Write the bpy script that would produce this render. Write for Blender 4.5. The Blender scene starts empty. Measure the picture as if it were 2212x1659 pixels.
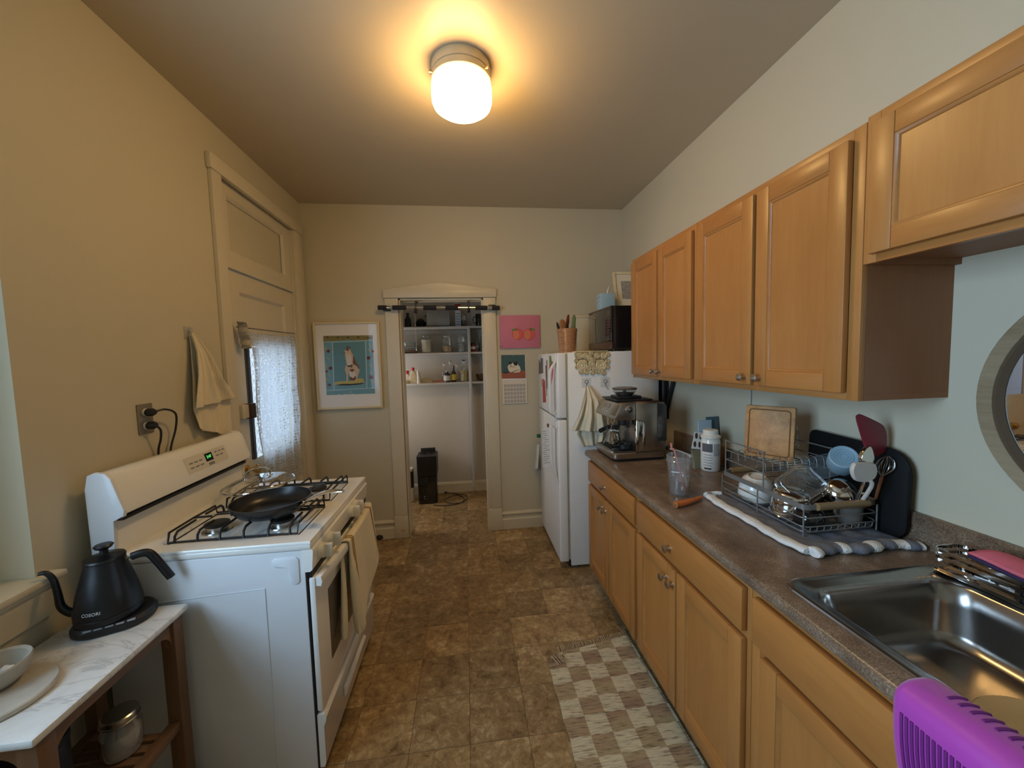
import bpy, bmesh, math, random
from mathutils import Vector, Matrix
random.seed(7)
PI = math.pi
scene = bpy.context.scene
COL = scene.collection

# ------------------------------------------------------------------ camera
F, YAW, PITCH, ROLL, EYE = 822.17, 0.1190, -0.0686, -0.0270, 1.5474     # focal length in pixels of the 2212x1659 frame
_fw = Vector((math.sin(YAW)*math.cos(PITCH), math.cos(YAW)*math.cos(PITCH), math.sin(PITCH)))
_r0 = Vector((math.cos(YAW), -math.sin(YAW), 0)); _u0 = _r0.cross(_fw)
_r = _r0*math.cos(ROLL) + _u0*math.sin(ROLL); _u = -_r0*math.sin(ROLL) + _u0*math.cos(ROLL)
_C = Vector((0, 0, EYE))
cam = bpy.data.cameras.new('camera'); cam_o = bpy.data.objects.new('camera', cam); COL.objects.link(cam_o)
cam.sensor_fit = 'HORIZONTAL'; cam.sensor_width = 36; cam.lens = F/2212*36; cam.clip_start = .02
cam_o.matrix_world = Matrix(((_r.x, _u.x, -_fw.x, 0), (_r.y, _u.y, -_fw.y, 0), (_r.z, _u.z, -_fw.z, EYE), (0, 0, 0, 1)))
scene.camera = cam_o
def U(px, py, axis, val):
    """point where the sight line of a photo pixel meets a plane x/y/z = val"""
    d = _fw + _r*((px-1106)/F) - _u*((py-829.5)/F)
    i = 'xyz'.index(axis); return _C + d*((val-_C[i])/d[i])

# ------------------------------------------------------------------ world, daylight, exposure
world = bpy.data.worlds.new('daylight'); scene.world = world; world.use_nodes = True
_bg = world.node_tree.nodes['Background']; _bg.inputs[0].default_value = (.70, .85, 1, 1); _bg.inputs[1].default_value = 1.2
scene.view_settings.view_transform = 'Standard'; scene.view_settings.look = 'None'
scene.view_settings.gamma = 1; scene.view_settings.use_curve_mapping = False
scene.view_settings.exposure = 0.12
DAY = (.46, .71, 1.0)
def area(name, loc, rot, sx, sy, power, col=DAY):
    l = bpy.data.lights.new(name, 'AREA'); l.shape = 'RECTANGLE'; l.size = sx; l.size_y = sy; l.energy = power; l.color = col
    o = bpy.data.objects.new(name, l); o.location = loc; o.rotation_euler = rot; COL.objects.link(o); return o
# sky light at the panes of the three windows (facing +X, into the rooms)
area('daylight_side_window', (-1.53, .27, 1.63), (0, -PI/2, 0), 1.36, 1.05, 60)
area('daylight_door_glass', (-1.42, 2.76, 1.31), (0, -PI/2, 0), .68, .52, 3.8)
area('daylight_pantry_window', (-1.40, 3.95, 1.25), (0, -PI/2, 0), .8, .6, 11, (1.0, .92, .88))
LAMP_STRENGTH = 37.0

# ------------------------------------------------------------------ helpers
class MB:
    def __init__(s): s.bm = bmesh.new(); s.mi = 0
    def _mark(s, before):
        for f in s.bm.faces:
            if f not in before: f.material_index = s.mi
    def poly(s, pts):
        vs = [s.bm.verts.new(p) for p in pts]; f = s.bm.faces.new(vs); f.material_index = s.mi; return f
    def box(s, x0, x1, y0, y1, z0, z1, bev=0, seg=2):
        b = set(s.bm.faces)
        v = [s.bm.verts.new((x, y, z)) for x in (x0, x1) for y in (y0, y1) for z in (z0, z1)]
        es = set()
        for q in ((0,1,3,2),(4,6,7,5),(0,4,5,1),(2,3,7,6),(0,2,6,4),(1,5,7,3)):
            f = s.bm.faces.new([v[i] for i in q]); es.update(f.edges)
        if bev: bmesh.ops.bevel(s.bm, geom=list(es), offset=min(bev, .49*min(abs(x1-x0), abs(y1-y0), abs(z1-z0))), segments=seg, affect='EDGES', profile=.5)
        s._mark(b); return s
    def prism(s, pts, axis, a, b, bev=0):
        """polygon pts (2-D, the two other axes in xyz order) extruded along axis from a to b"""
        bf = set(s.bm.faces)
        def P(p, t):
            return {'x': (t, p[0], p[1]), 'y': (p[0], t, p[1]), 'z': (p[0], p[1], t)}[axis]
        A = [s.bm.verts.new(P(p, a)) for p in pts]; B = [s.bm.verts.new(P(p, b)) for p in pts]; n = len(pts)
        s.bm.faces.new(A); s.bm.faces.new(B[::-1]); es = []
        for i in range(n):
            f = s.bm.faces.new((A[i], B[i], B[(i+1) % n], A[(i+1) % n])); es += list(f.edges)
        if bev: bmesh.ops.bevel(s.bm, geom=list(set(es)), offset=bev, segments=2, affect='EDGES', profile=.5)
        s._mark(bf); return s
    def rings(s, rings, cap0=True, cap1=True, closed=True):
        bf = set(s.bm.faces)
        R = [[s.bm.verts.new(p) for p in r] for r in rings]; n = len(R[0])
        for a, b in zip(R, R[1:]):
            for i in range(n if closed else n-1):
                s.bm.faces.new((a[i], a[(i+1) % n], b[(i+1) % n], b[i]))
        if cap0: s.bm.faces.new(R[0][::-1])
        if cap1: s.bm.faces.new(R[-1])
        s._mark(bf); return s
    def lathe(s, prof, c=(0,0,0), n=28, axis=(0,0,1), cap0=True, cap1=True):
        """profile [(radius, height)] turned about an axis through c"""
        a = Vector(axis).normalized(); t = Vector((1,0,0)) if abs(a.x) < .9 else Vector((0,1,0))
        e1 = (t - a*t.dot(a)).normalized(); e2 = a.cross(e1); c = Vector(c)
        return s.rings([[c + a*h + (e1*math.cos(2*PI*i/n) + e2*math.sin(2*PI*i/n))*max(r, 1e-4) for i in range(n)] for r, h in prof], cap0, cap1)
    def tube(s, pts, r, n=8, closed=False):
        P = [Vector(p) for p in pts]; m = len(P); rr = r if isinstance(r, (list, tuple)) else [r]*m
        T = []
        for i in range(m):
            a = P[i-1] if (i or closed) else P[0]; b = P[(i+1) % m] if (i < m-1 or closed) else P[-1]
            T.append((b-a).normalized())
        u = Vector((0,0,1)) if abs(T[0].z) < .9 else Vector((1,0,0)); rings = []
        for i in range(m):
            u = (u - T[i]*u.dot(T[i])).normalized(); w = T[i].cross(u)
            rings.append([P[i] + (u*math.cos(2*PI*k/n) + w*math.sin(2*PI*k/n))*rr[i] for k in range(n)])
        if closed: rings.append(rings[0])
        return s.rings(rings, not closed, not closed)
    def grid(s, fn, nu, nv, closed_u=False):
        bf = set(s.bm.faces)
        V = [[s.bm.verts.new(fn(i/nu, j/nv)) for i in range(nu if closed_u else nu+1)] for j in range(nv+1)]
        m = len(V[0])
        for j in range(nv):
            for i in range(nu):
                s.bm.faces.new((V[j][i], V[j][(i+1) % m], V[j+1][(i+1) % m], V[j+1][i]))
        s._mark(bf); return s
    def xf(s, M): s.bm.transform(M); return s

def arc(c, r, a0, a1, n, plane='xz'):
    out = []
    for i in range(n+1):
        a = math.radians(a0 + (a1-a0)*i/n); p = (c[0]+r*math.cos(a), c[1]+r*math.sin(a)); out.append(p)
    return out
def rrect(cx, cy, hw, hh, r, z, n=6):
    out = []
    for sx, sy, a0 in ((1,1,0),(-1,1,90),(-1,-1,180),(1,-1,270)):
        for i in range(n+1):
            a = math.radians(a0+90*i/n); out.append((cx+sx*(hw-r)+r*math.cos(a), cy+sy*(hh-r)+r*math.sin(a), z))
    return out
def smooth_path(pts, k=6):
    P = [Vector(p) for p in pts]; out = []
    for i in range(len(P)-1):
        p0 = P[max(i-1,0)]; p1 = P[i]; p2 = P[i+1]; p3 = P[min(i+2,len(P)-1)]
        for j in range(k):
            t = j/k; out.append(.5*((2*p1)+(p2-p0)*t+(2*p0-5*p1+4*p2-p3)*t*t+(3*p1-p0-3*p2+p3)*t**3))
    out.append(P[-1]); return out

MW = {}          # world matrices of the things
def _finish(mb, name, mats, inv, smooth, solid):
    bmesh.ops.recalc_face_normals(mb.bm, faces=mb.bm.faces)
    if inv is not None: mb.bm.transform(inv)
    me = bpy.data.meshes.new(name); mb.bm.to_mesh(me); mb.bm.free()
    for m in (mats if isinstance(mats, (list, tuple)) else [mats]): me.materials.append(m)
    if smooth:
        me.polygons.foreach_set('use_smooth', [True]*len(me.polygons)); me.set_sharp_from_angle(angle=math.radians(smooth if smooth > 1 else 35))
    o = bpy.data.objects.new(name, me); COL.objects.link(o)
    if solid:
        md = o.modifiers.new('thickness', 'SOLIDIFY'); md.thickness = solid; md.offset = 0
    return o
def tag(o, label=None, cat=None, group=None, kind=None):
    if label: o['label'] = label
    if cat: o['category'] = cat
    if group: o['group'] = group
    if kind: o['kind'] = kind
    return o
def thing(name, label, cat, loc, rz=0, group=None):
    o = bpy.data.objects.new(name, None); COL.objects.link(o); o.empty_display_size = .05
    o.location = loc; o.rotation_euler = (0, 0, rz); MW[o.name] = Matrix.Translation(loc) @ Matrix.Rotation(rz, 4, 'Z')
    return tag(o, label, cat, group)
def part(mb, name, mats, parent, label=None, smooth=35, solid=0, local=False, kind=None):
    M = MW[parent.name]; o = _finish(mb, name, mats, None if local else M.inverted(), smooth, solid)
    o.parent = parent; MW[o.name] = M
    if label: o['label'] = label
    if kind: o['kind'] = kind
    return o
def solo(mb, name, mats, label, cat, loc, group=None, smooth=35, solid=0, kind=None):
    M = Matrix.Translation(loc); o = _finish(mb, name, mats, M.inverted(), smooth, solid); o.location = loc; MW[o.name] = M
    return tag(o, label, cat, group, kind)
def struct(mb, name, mats, loc=(0,0,0), smooth=0, label=None):
    M = Matrix.Translation(loc); o = _finish(mb, name, mats, M.inverted(), smooth, 0); o.location = loc; MW[o.name] = M
    o['kind'] = 'structure'
    if label: o['label'] = label
    return o
def box(*a, **k): return MB().box(*a, **k)
def text_mb(body, size, M, extrude=.0004):
    cu = bpy.data.curves.new('lettering', 'FONT'); cu.body = body; cu.size = size; cu.align_x = 'CENTER'; cu.align_y = 'CENTER'; cu.extrude = extrude; cu.resolution_u = 2
    o = bpy.data.objects.new('lettering', cu); COL.objects.link(o)
    me = bpy.data.meshes.new_from_object(o.evaluated_get(bpy.context.evaluated_depsgraph_get()))
    bpy.data.objects.remove(o); bpy.data.curves.remove(cu)
    mb = MB(); mb.bm.from_mesh(me); bpy.data.meshes.remove(me); mb.xf(M); return mb
def frame(o, ex, ey, ez):
    """matrix with the given axes and origin"""
    return Matrix(((ex[0], ey[0], ez[0], o[0]), (ex[1], ey[1], ez[1], o[1]), (ex[2], ey[2], ez[2], o[2]), (0,0,0,1)))

# ------------------------------------------------------------------ materials
def srgb(*c):
    return tuple(((v/255)/12.92 if v/255 <= .04045 else (((v/255)+.055)/1.055)**2.4) for v in c)
def _new(name):
    m = bpy.data.materials.new(name); m.use_nodes = True; nt = m.node_tree
    return m, nt, nt.nodes['Principled BSDF']
def _coords(nt, scale=(1,1,1), rnd=False):
    tc = nt.nodes.new('ShaderNodeTexCoord'); mp = nt.nodes.new('ShaderNodeMapping'); mp.inputs['Scale'].default_value = scale
    nt.links.new(tc.outputs['Object'], mp.inputs['Vector'])
    if rnd:
        oi = nt.nodes.new('ShaderNodeObjectInfo'); k = nt.nodes.new('ShaderNodeVectorMath'); k.operation = 'SCALE'; k.inputs[0].default_value = (37, 53, 71)
        nt.links.new(oi.outputs['Random'], k.inputs['Scale']); nt.links.new(k.outputs[0], mp.inputs['Location'])
    return mp.outputs[0]
def _noise(nt, co, scale, detail=4, rough=.55, dist=0):
    n = nt.nodes.new('ShaderNodeTexNoise'); n.inputs['Scale'].default_value = scale; n.inputs['Detail'].default_value = detail
    n.inputs['Roughness'].default_value = rough; n.inputs['Distortion'].default_value = dist; nt.links.new(co, n.inputs['Vector']); return n.outputs['Fac']
def _ramp(nt, fac, stops):
    r = nt.nodes.new('ShaderNodeValToRGB'); e = r.color_ramp.elements
    while len(e) < len(stops): e.new(.5)
    for el, (p, c) in zip(e, stops): el.position = p; el.color = (*c, 1)
    nt.links.new(fac, r.inputs[0]); return r.outputs[0]
def _bump(nt, b, h, strength, dist):
    bp = nt.nodes.new('ShaderNodeBump'); bp.inputs['Strength'].default_value = strength; bp.inputs['Distance'].default_value = dist
    nt.links.new(h, bp.inputs['Height']); nt.links.new(bp.outputs[0], b.inputs['Normal'])
def mat(name, c, rough=.5, metal=0, var=.06, vscale=14, bump=0, bscale=60, bdist=.002, coat=0, sheen=0, spec=.5, sub=0, emit=0, stretch=(1,1,1), rnd=False):
    m, nt, b = _new(name); b.inputs['Roughness'].default_value = rough; b.inputs['Metallic'].default_value = metal
    b.inputs['Coat Weight'].default_value = coat; b.inputs['Sheen Weight'].default_value = sheen; b.inputs['Specular IOR Level'].default_value = spec
    co = _coords(nt, stretch, rnd); n = _noise(nt, co, vscale)
    lo = tuple(x*(1-var) for x in c); hi = tuple(min(1, x*(1+var)) for x in c)
    cc = _ramp(nt, n, [(.25, lo), (.75, hi)]); nt.links.new(cc, b.inputs['Base Color'])
    if emit:
        b.inputs['Emission Strength'].default_value = emit; b.inputs['Emission Color'].default_value = (*c, 1)
    if bump: _bump(nt, b, _noise(nt, co, bscale, 3), bump, bdist)
    return m
def wood(name, c1, c2, grain='z', rough=.38, scale=5, coat=.15, rnd=True):
    m, nt, b = _new(name); b.inputs['Roughness'].default_value = rough; b.inputs['Coat Weight'].default_value = coat; b.inputs['Coat Roughness'].default_value = .25
    st = {'x': (.12,1,1), 'y': (1,.12,1), 'z': (1,1,.12)}[grain]
    co = _coords(nt, st, rnd); n = _noise(nt, co, scale, 5, .6, .6); f = _noise(nt, co, scale*14, 3, .6)
    mx = nt.nodes.new('ShaderNodeMix'); mx.inputs[0].default_value = .3; nt.links.new(n, mx.inputs[2]); nt.links.new(f, mx.inputs[3])
    nt.links.new(_ramp(nt, mx.outputs[0], [(.3, c1), (.7, c2)]), b.inputs['Base Color']); _bump(nt, b, f, .04, .001)
    return m
def glass(name, tint=(1,1,1), refl=.10, rough=.02, haze=0):
    m, nt, b = _new(name); nt.nodes.remove(b); out = nt.nodes['Material Output']
    t = nt.nodes.new('ShaderNodeBsdfTransparent'); t.inputs[0].default_value = (*tint, 1)
    g = nt.nodes.new('ShaderNodeBsdfGlossy'); g.inputs['Roughness'].default_value = rough
    lw = nt.nodes.new('ShaderNodeLayerWeight'); lw.inputs[0].default_value = .35
    r = nt.nodes.new('ShaderNodeMapRange'); r.inputs['To Min'].default_value = refl*.5; r.inputs['To Max'].default_value = min(1, refl*6)
    nt.links.new(lw.outputs['Facing'], r.inputs[0]); mx = nt.nodes.new('ShaderNodeMixShader')
    base = t.outputs[0]
    if haze:
        d = nt.nodes.new('ShaderNodeBsdfDiffuse'); d.inputs[0].default_value = (.8, .8, .8, 1); hm = nt.nodes.new('ShaderNodeMixShader'); hm.inputs[0].default_value = haze
        nt.links.new(base, hm.inputs[1]); nt.links.new(d.outputs[0], hm.inputs[2]); base = hm.outputs[0]
    nt.links.new(r.outputs[0], mx.inputs[0]); nt.links.new(base, mx.inputs[1]); nt.links.new(g.outputs[0], mx.inputs[2]); nt.links.new(mx.outputs[0], out.inputs[0])
    return m

WALL = mat('wall_paint', srgb(201, 192, 167), .55, var=.015, vscale=3, bump=.05, bscale=90, bdist=.001)
CEIL = mat('ceiling_paint', srgb(196, 180, 152), .42, var=.02, vscale=2, bump=.06, bscale=40, bdist=.001)
TRIM = mat('trim_paint', srgb(212, 202, 178), .38, var=.02, bump=.06, bscale=30)
PANTRY = mat('pantry_paint', srgb(196, 190, 180), .6, var=.02)
SHELF = mat('shelf_paint', srgb(190, 188, 184), .5, var=.03)
ENAMEL = mat('white_enamel', srgb(244, 242, 236), .16, var=.01, coat=.4)
PANEL = mat('stove_side_enamel', srgb(232, 235, 239), .32, var=.01, coat=.15)
FRIDGE = mat('fridge_white', srgb(236, 235, 231), .34, var=.015, bump=.08, bscale=220, bdist=.0005)
FGREY = mat('fridge_door_front', srgb(196, 198, 202), .36, var=.02, bump=.1, bscale=220, bdist=.0005)
BLACK = mat('black_plastic', (.012, .012, .013), .42, var=.1)
BLACKG = mat('black_gloss', (.008, .008, .009), .07, var=.05, coat=.5)
IRON = mat('cast_iron', (.014, .014, .015), .5, var=.2, bump=.1, bscale=200)
NONSTICK = mat('nonstick', (.010, .011, .013), .32, var=.2, vscale=40)
STEEL = mat('brushed_steel', (.55, .54, .52), .26, 1, var=.06, vscale=40, stretch=(1,1,.05))
CHROME = mat('polished_steel', (.75, .74, .72), .07, 1, var=.02)
SINKM = mat('sink_steel', (.36, .34, .32), .24, 1, var=.06, vscale=60)
NICKEL = mat('satin_nickel', (.55, .53, .50), .28, 1, var=.04)
BRASS = mat('brass', (.72, .48, .17), .25, 1, var=.08)
ESPR = mat('espresso_steel', (.50, .47, .425), .30, 1, var=.07, vscale=30)
WIRE = mat('grey_coated_wire', srgb(128, 126, 122), .35, .35, var=.05)
MAPLE = wood('maple_vertical', srgb(164, 107, 52), srgb(186, 129, 69), 'z')
MAPLEH = wood('maple_horizontal', srgb(158, 101, 48), srgb(184, 125, 65), 'y')
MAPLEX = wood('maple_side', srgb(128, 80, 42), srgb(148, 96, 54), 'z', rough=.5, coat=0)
DARKW = wood('table_wood', srgb(104, 74, 50), srgb(134, 98, 68), 'y', rough=.5)
DARKWZ = wood('table_leg_wood', srgb(102, 72, 48), srgb(130, 96, 66), 'z', rough=.5)
BOARD = wood('cutting_board_wood', srgb(150, 100, 52), srgb(212, 160, 98), 'x', scale=13, rough=.55, coat=0)
BAMBOO = wood('handle_wood', srgb(122, 98, 66), srgb(150, 124, 86), 'x')
PALEW = wood('pale_frame_wood', srgb(214, 196, 156), srgb(226, 210, 172), 'z', rough=.5)
COTTON = mat('cotton', srgb(222, 212, 188), .9, var=.05, vscale=30, bump=.25, bscale=260, sheen=.2)
WHITE = mat('white_paper', srgb(232, 230, 226), .8, var=.01)
CERAM = mat('white_ceramic', srgb(226, 222, 212), .15, var=.02, coat=.3)
GLASS = glass('clear_glass')
GLASSB = glass('thick_glass', (.95, .97, .97), .14, .02, .03)
PLASTC = glass('clear_plastic', (.975, .98, .98), .09, .10, .09)
def flat(name, *c, rough=.7): return mat(name, srgb(*c), rough, var=.03, vscale=40)
INK = flat('dark_ink', 40, 40, 44); GREYINK = flat('grey_ink', 130, 132, 136)
# ================================================================== THE ROOM
XL, XR, YB, ZC, YN = -1.30, 1.434, 3.357, 2.843, -1.3
# ---- floor with its vinyl tiles
def tile_mat():
    m, nt, b = _new('stone_look_vinyl'); b.inputs['Roughness'].default_value = .42
    co = _coords(nt, (1,1,1), True); big = _noise(nt, co, 6, 7, .66, 1.0); fine = _noise(nt, co, 30, 6, .72, .6)
    mx = nt.nodes.new('ShaderNodeMix'); mx.inputs[0].default_value = .55; nt.links.new(big, mx.inputs[2]); nt.links.new(fine, mx.inputs[3])
    c = _ramp(nt, mx.outputs[0], [(.36, srgb(102, 78, 48)), (.46, srgb(146, 117, 77)), (.54, srgb(168, 140, 97)), (.64, srgb(204, 181, 138))])
    oi = nt.nodes.new('ShaderNodeObjectInfo'); hs = nt.nodes.new('ShaderNodeHueSaturation'); r = nt.nodes.new('ShaderNodeMapRange')
    r.inputs['To Min'].default_value = .76; r.inputs['To Max'].default_value = 1.14; nt.links.new(oi.outputs['Random'], r.inputs[0])
    nt.links.new(r.outputs[0], hs.inputs['Value']); nt.links.new(c, hs.inputs['Color']); nt.links.new(hs.outputs[0], b.inputs['Base Color'])
    _bump(nt, b, mx.outputs[0], .12, .003); return m
TILE = tile_mat()
GROUT = mat('tile_joint', srgb(122, 97, 66), .7)
floor = struct(box(-1.45, 1.58, YN-.1, 4.5, -.08, -.002), 'floor', GROUT)
TS = .240
tm = MB().box(-TS/2+.0009, TS/2-.0009, -TS/2+.0009, TS/2-.0009, -.0016, 0, .0004, 1)
tile0 = _finish(tm, 'tile', TILE, None, 0, 0); tile_mesh = tile0.data
bpy.data.objects.remove(tile0)
for i in range(-6, 6):
    for j in range(-5, 13):
        cx, cy = -.036 + TS*(i+.5), 1.443 + TS*(j+.5)
        if cx < -1.4 or cx > 1.5: continue
        if cy > 3.5 and (cx < -1.0 or cx > .5): continue
        if cx > .95 and cy < 2.4: continue
        t = bpy.data.objects.new('tile', tile_mesh); COL.objects.link(t); t.parent = floor; t.location = (cx, cy, 0)

# ---- walls
WY0, WY1, WZ0, WZ1 = -.30, 1.262, .93-.001, 2.36       # side window opening
DY0, DY1, DZ1 = 2.31, 3.185, 2.60                # side door opening (door and transom)
w = MB()
for a in ((YN, WY0, 0, ZC), (WY1, DY0, 0, ZC), (DY1, YB+.13, 0, ZC), (WY0, WY1, 0, WZ0), (WY0, WY1, WZ1, ZC), (DY0, DY1, DZ1, ZC)):
    w.box(XL-.16, XL, a[0], a[1], a[2], a[3])
wall_left = struct(w, 'wall_left', WALL)
struct(box(XR, XR+.12, YN, YB+.13, 0, ZC), 'wall_right', WALL)
OX0, OX1, OZ = -.55, .167, 2.07                  # pantry doorway
w = MB(); w.box(XL, OX0, YB, YB+.13, 0, ZC).box(OX1, XR, YB, YB+.13, 0, ZC).box(OX0, OX1, YB, YB+.13, OZ, ZC)
struct(w, 'wall_back', WALL)
struct(box(XL-.16, XR+.12, YN-.12, YN, 0, ZC), 'wall_near', WALL)
struct(box(XL-.16, XR+.12, YN-.12, YB+.13, ZC, ZC+.1), 'ceiling', CEIL)
# pantry shell
PY = 4.42
w = MB(); w.box(-1.42, -1.30, YB+.13, 3.65, 0, 2.5).box(-1.42, -1.30, 4.25, PY, 0, 2.5).box(-1.42, -1.30, 3.65, 4.25, 0, .85).box(-1.42, -1.30, 3.65, 4.25, 1.65, 2.5)
struct(w, 'wall_pantry_left', PANTRY)
struct(box(.62, .74, YB+.13, PY, 0, 2.5), 'wall_pantry_right', PANTRY)
struct(box(-1.42, .74, PY, PY+.1, 0, 2.5), 'wall_pantry_back', PANTRY)
struct(box(-1.42, .74, YB+.13, PY+.1, 2.5, 2.58), 'ceiling_pantry', PANTRY)
wp = struct(MB().box(-1.36, -1.33, 3.65, 3.69, .85, 1.65).box(-1.36, -1.33, 4.21, 4.25, .85, 1.65).box(-1.36, -1.33, 3.69, 4.21, .85, .89).box(-1.36, -1.33, 3.69, 4.21, 1.61, 1.65), 'window_3', TRIM)
part(box(-1.348, -1.343, 3.69, 4.21, .89, 1.61), 'pane', GLASS, wp)

# ---- baseboards: bead on a board
def baseboard(name, x0, x1, y, h=.16, sgn=-1):
    p = [(y, 0), (y+sgn*.020, 0), (y+sgn*.020, .088), (y+sgn*.012, .098), (y+sgn*.012, h-.032)] + arc((y+sgn*.010, h-.018), .016, -90 if sgn > 0 else 270, 90, 6) + [(y, h)]
    struct(MB().prism(p, 'x', x0, x1), name, TRIM, smooth=35)
baseboard('baseboard_back_left', XL+.001, -.665, YB-.0005)
baseboard('baseboard_back_right', .276, XR-.001, YB-.0005)
p = [(PY-.0005, 0), (PY-.018, 0), (PY-.018, .10), (PY-.008, .12), (PY-.0005, .125)]
struct(MB().prism(p, 'x', -1.298, .618), 'baseboard_pantry', TRIM)

# ---- doorway casing with plinths and a shallow pediment
t = struct(MB().box(OX0-.11, OX0, YB-.024, YB-.0005, .20, 2.074, .004), 'trim_1', TRIM, label='cream painted casing around the pantry doorway')
part(box(OX1, OX1+.107, YB-.024, YB-.0005, .20, 2.074, .004), 'casing', TRIM, t)
for x0, x1 in ((OX0-.114, OX0+.002), (OX1-.002, OX1+.112)):
    part(box(x0, x1, YB-.032, YB-.0005, 0, .199, .004), 'plinth_block', TRIM, t)
part(MB().prism([(-.668, 2.075), (.282, 2.075), (.282, 2.142), (.272, 2.148), (-.20, 2.200), (-.215, 2.200), (-.658, 2.148), (-.668, 2.142)], 'y', YB-.034, YB-.0005, .003), 'head_board', TRIM, t)
JAMB = mat('bare_jamb_edge', srgb(150, 118, 84), .6)
part(MB().box(OX0, OX0+.014, YB-.010, YB+.13, 0, OZ).box(OX1-.014, OX1, YB-.010, YB+.13, 0, OZ).box(OX0, OX1, YB-.010, YB+.13, OZ-.012, OZ), 'jamb', TRIM, t)
part(box(OX0+.0005, OX0+.006, YB-.016, YB-.011, .02, 2.05), 'worn_edge', JAMB, t)
part(MB().lathe([(.012, 0), (.012, .004), (.007, .008), (.005, .016), (.0, .018)], (-.59, YB-.032, .075), 12, (0,-1,0)), 'brass_stop', BRASS, t)

# ---- side window with deep reveal, stool and apron
wn = struct(MB().box(-1.50, -1.455, WY0, WY0+.05, WZ0, WZ1).box(-1.50, -1.455, WY1-.42, WY1, WZ0, WZ1).box(-1.50, -1.455, WY0+.05, WY1-.42, WZ1-.05, WZ1).box(-1.50, -1.455, WY0+.05, WY1-.42, WZ0, WZ0+.05).box(-1.50, -1.455, WY0+.05, WY1-.42, 1.62, 1.66), 'window_1', TRIM)  # wide far stile is added, out of view, to keep daylight off the reveal
for z0, z1 in ((WZ0+.05, 1.62), (1.66, WZ1-.05)): part(box(-1.480, -1.475, WY0+.05, WY1-.42, z0, z1), 'pane', GLASS, wn)
struct(box(-1.455, -1.258, WY0-.06, 1.312, .908, .930, .007), 'trim_2', TRIM, smooth=35, label='painted window stool above the marble table')
struct(MB().prism([(-1.2995, .80), (-1.290, .80), (-1.288, .84), (-1.278, .875), (-1.278, .885), (-1.268, .898), (-1.268, .9078), (-1.2995, .9078)], 'y', WY0-.04, 1.287), 'trim_3', TRIM, smooth=35, label='moulded apron below the window stool')

# ---- side door with transom above
XD = -1.33
t = struct(MB().box(XL+.0005, XL+.022, 2.222, DY0-.006, 0, 2.575, .003), 'trim_4', TRIM, label='painted casing of the side door')
part(box(XL+.0005, XL+.022, DY1+.004, YB-.03, 0, 2.575, .003), 'casing', TRIM, t)
part(box(XL+.0005, XL+.028, 2.210, YB-.025, 2.575, 2.655, .003), 'head_casing', TRIM, t)
part(MB().box(XL+.0005, XL+.010, DY0-.008, DY0, 0, 2.60).box(XL+.0005, XL+.010, DY1, DY1+.006, 0, 2.60).box(XL-.10, XL-.005, DY0, DY0+.012, 0, 2.60).box(XL-.10, XL-.005, DY1-.012, DY1, 0, 2.60).box(XL-.10, XL-.005, DY0, DY1, 2.588, 2.60), 'jamb', TRIM, t)
part(box(XL-.07, XL-.002, DY0+.012, DY1-.012, 2.098, 2.118), 'transom_bar', TRIM, t)
def panel_frame(y0, y1, z0, z1, py0, py1, pz0, pz1, x0, x1):
    return MB().box(x0, x1, y0, py0, z0, z1).box(x0, x1, py1, y1, z0, z1).box(x0, x1, py0, py1, z0, pz0).box(x0, x1, py0, py1, pz1, z1)
def moulding(py0, py1, pz0, pz1, x):
    m = MB()
    for q in ([(py0,pz0),(py1,pz0),(py1-.018,pz0+.018),(py0+.018,pz0+.018)], [(py0,pz1),(py1,pz1),(py1-.018,pz1-.018),(py0+.018,pz1-.018)], [(py0,pz0),(py0,pz1),(py0+.018,pz1-.018),(py0+.018,pz0+.018)], [(py1,pz0),(py1,pz1),(py1-.018,pz1-.018),(py1-.018,pz0+.018)]):
        m.poly([(x, *q[0]), (x, *q[1]), (x-.016, *q[2]), (x-.016, *q[3])])
    return m
tr = part(panel_frame(2.326, 3.170, 2.122, 2.584, 2.405, 3.085, 2.205, 2.515, XD-.025, XD+.012), 'transom_frame', TRIM, t)
part(box(XD-.024, XD-.008, 2.405, 3.085, 2.205, 2.515), 'transom_panel', WALL, t)
part(moulding(2.405, 3.085, 2.205, 2.515, XD+.012), 'transom_moulding', TRIM, t)
GY0, GY1, GZ0, GZ1 = 2.47, 3.04, .965, 1.665
d = MB()
x0, x1, y0, y1, z0, z1 = XD-.03, XD+.010, 2.328, 3.168, .01, 2.092
d.box(x0, x1, y0, GY0, z0, z1).box(x0, x1, GY1, y1, z0, z1).box(x0, x1, GY0, GY1, 1.98, z1).box(x0, x1, GY0, GY1, GZ1, 1.76).box(x0, x1, GY0, GY1, .74, GZ0).box(x0, x1, GY0, GY1, z0, .16)
door = struct(d, 'door_1', TRIM)
part(box(XD-.02, XD-.006, GY0, GY1, 1.76, 1.98), 'upper_panel', TRIM, door)
part(moulding(GY0, GY1, 1.76, 1.98, XD+.010), 'panel_moulding', TRIM, door)
part(box(XD-.02, XD-.006, GY0, GY1, .16, .74), 'lower_panel', TRIM, door)
part(box(XD-.014, XD-.010, GY0, GY1, GZ0, GZ1), 'pane', GLASS, door)
DBROWN = mat('dark_brown_bar', srgb(58, 42, 30), .5)
part(box(XD-.004, XD+.020, GY0+.014, GY0+.044, GZ0, GZ1+.01, .003), 'glazing_bar', DBROWN, door)
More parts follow.
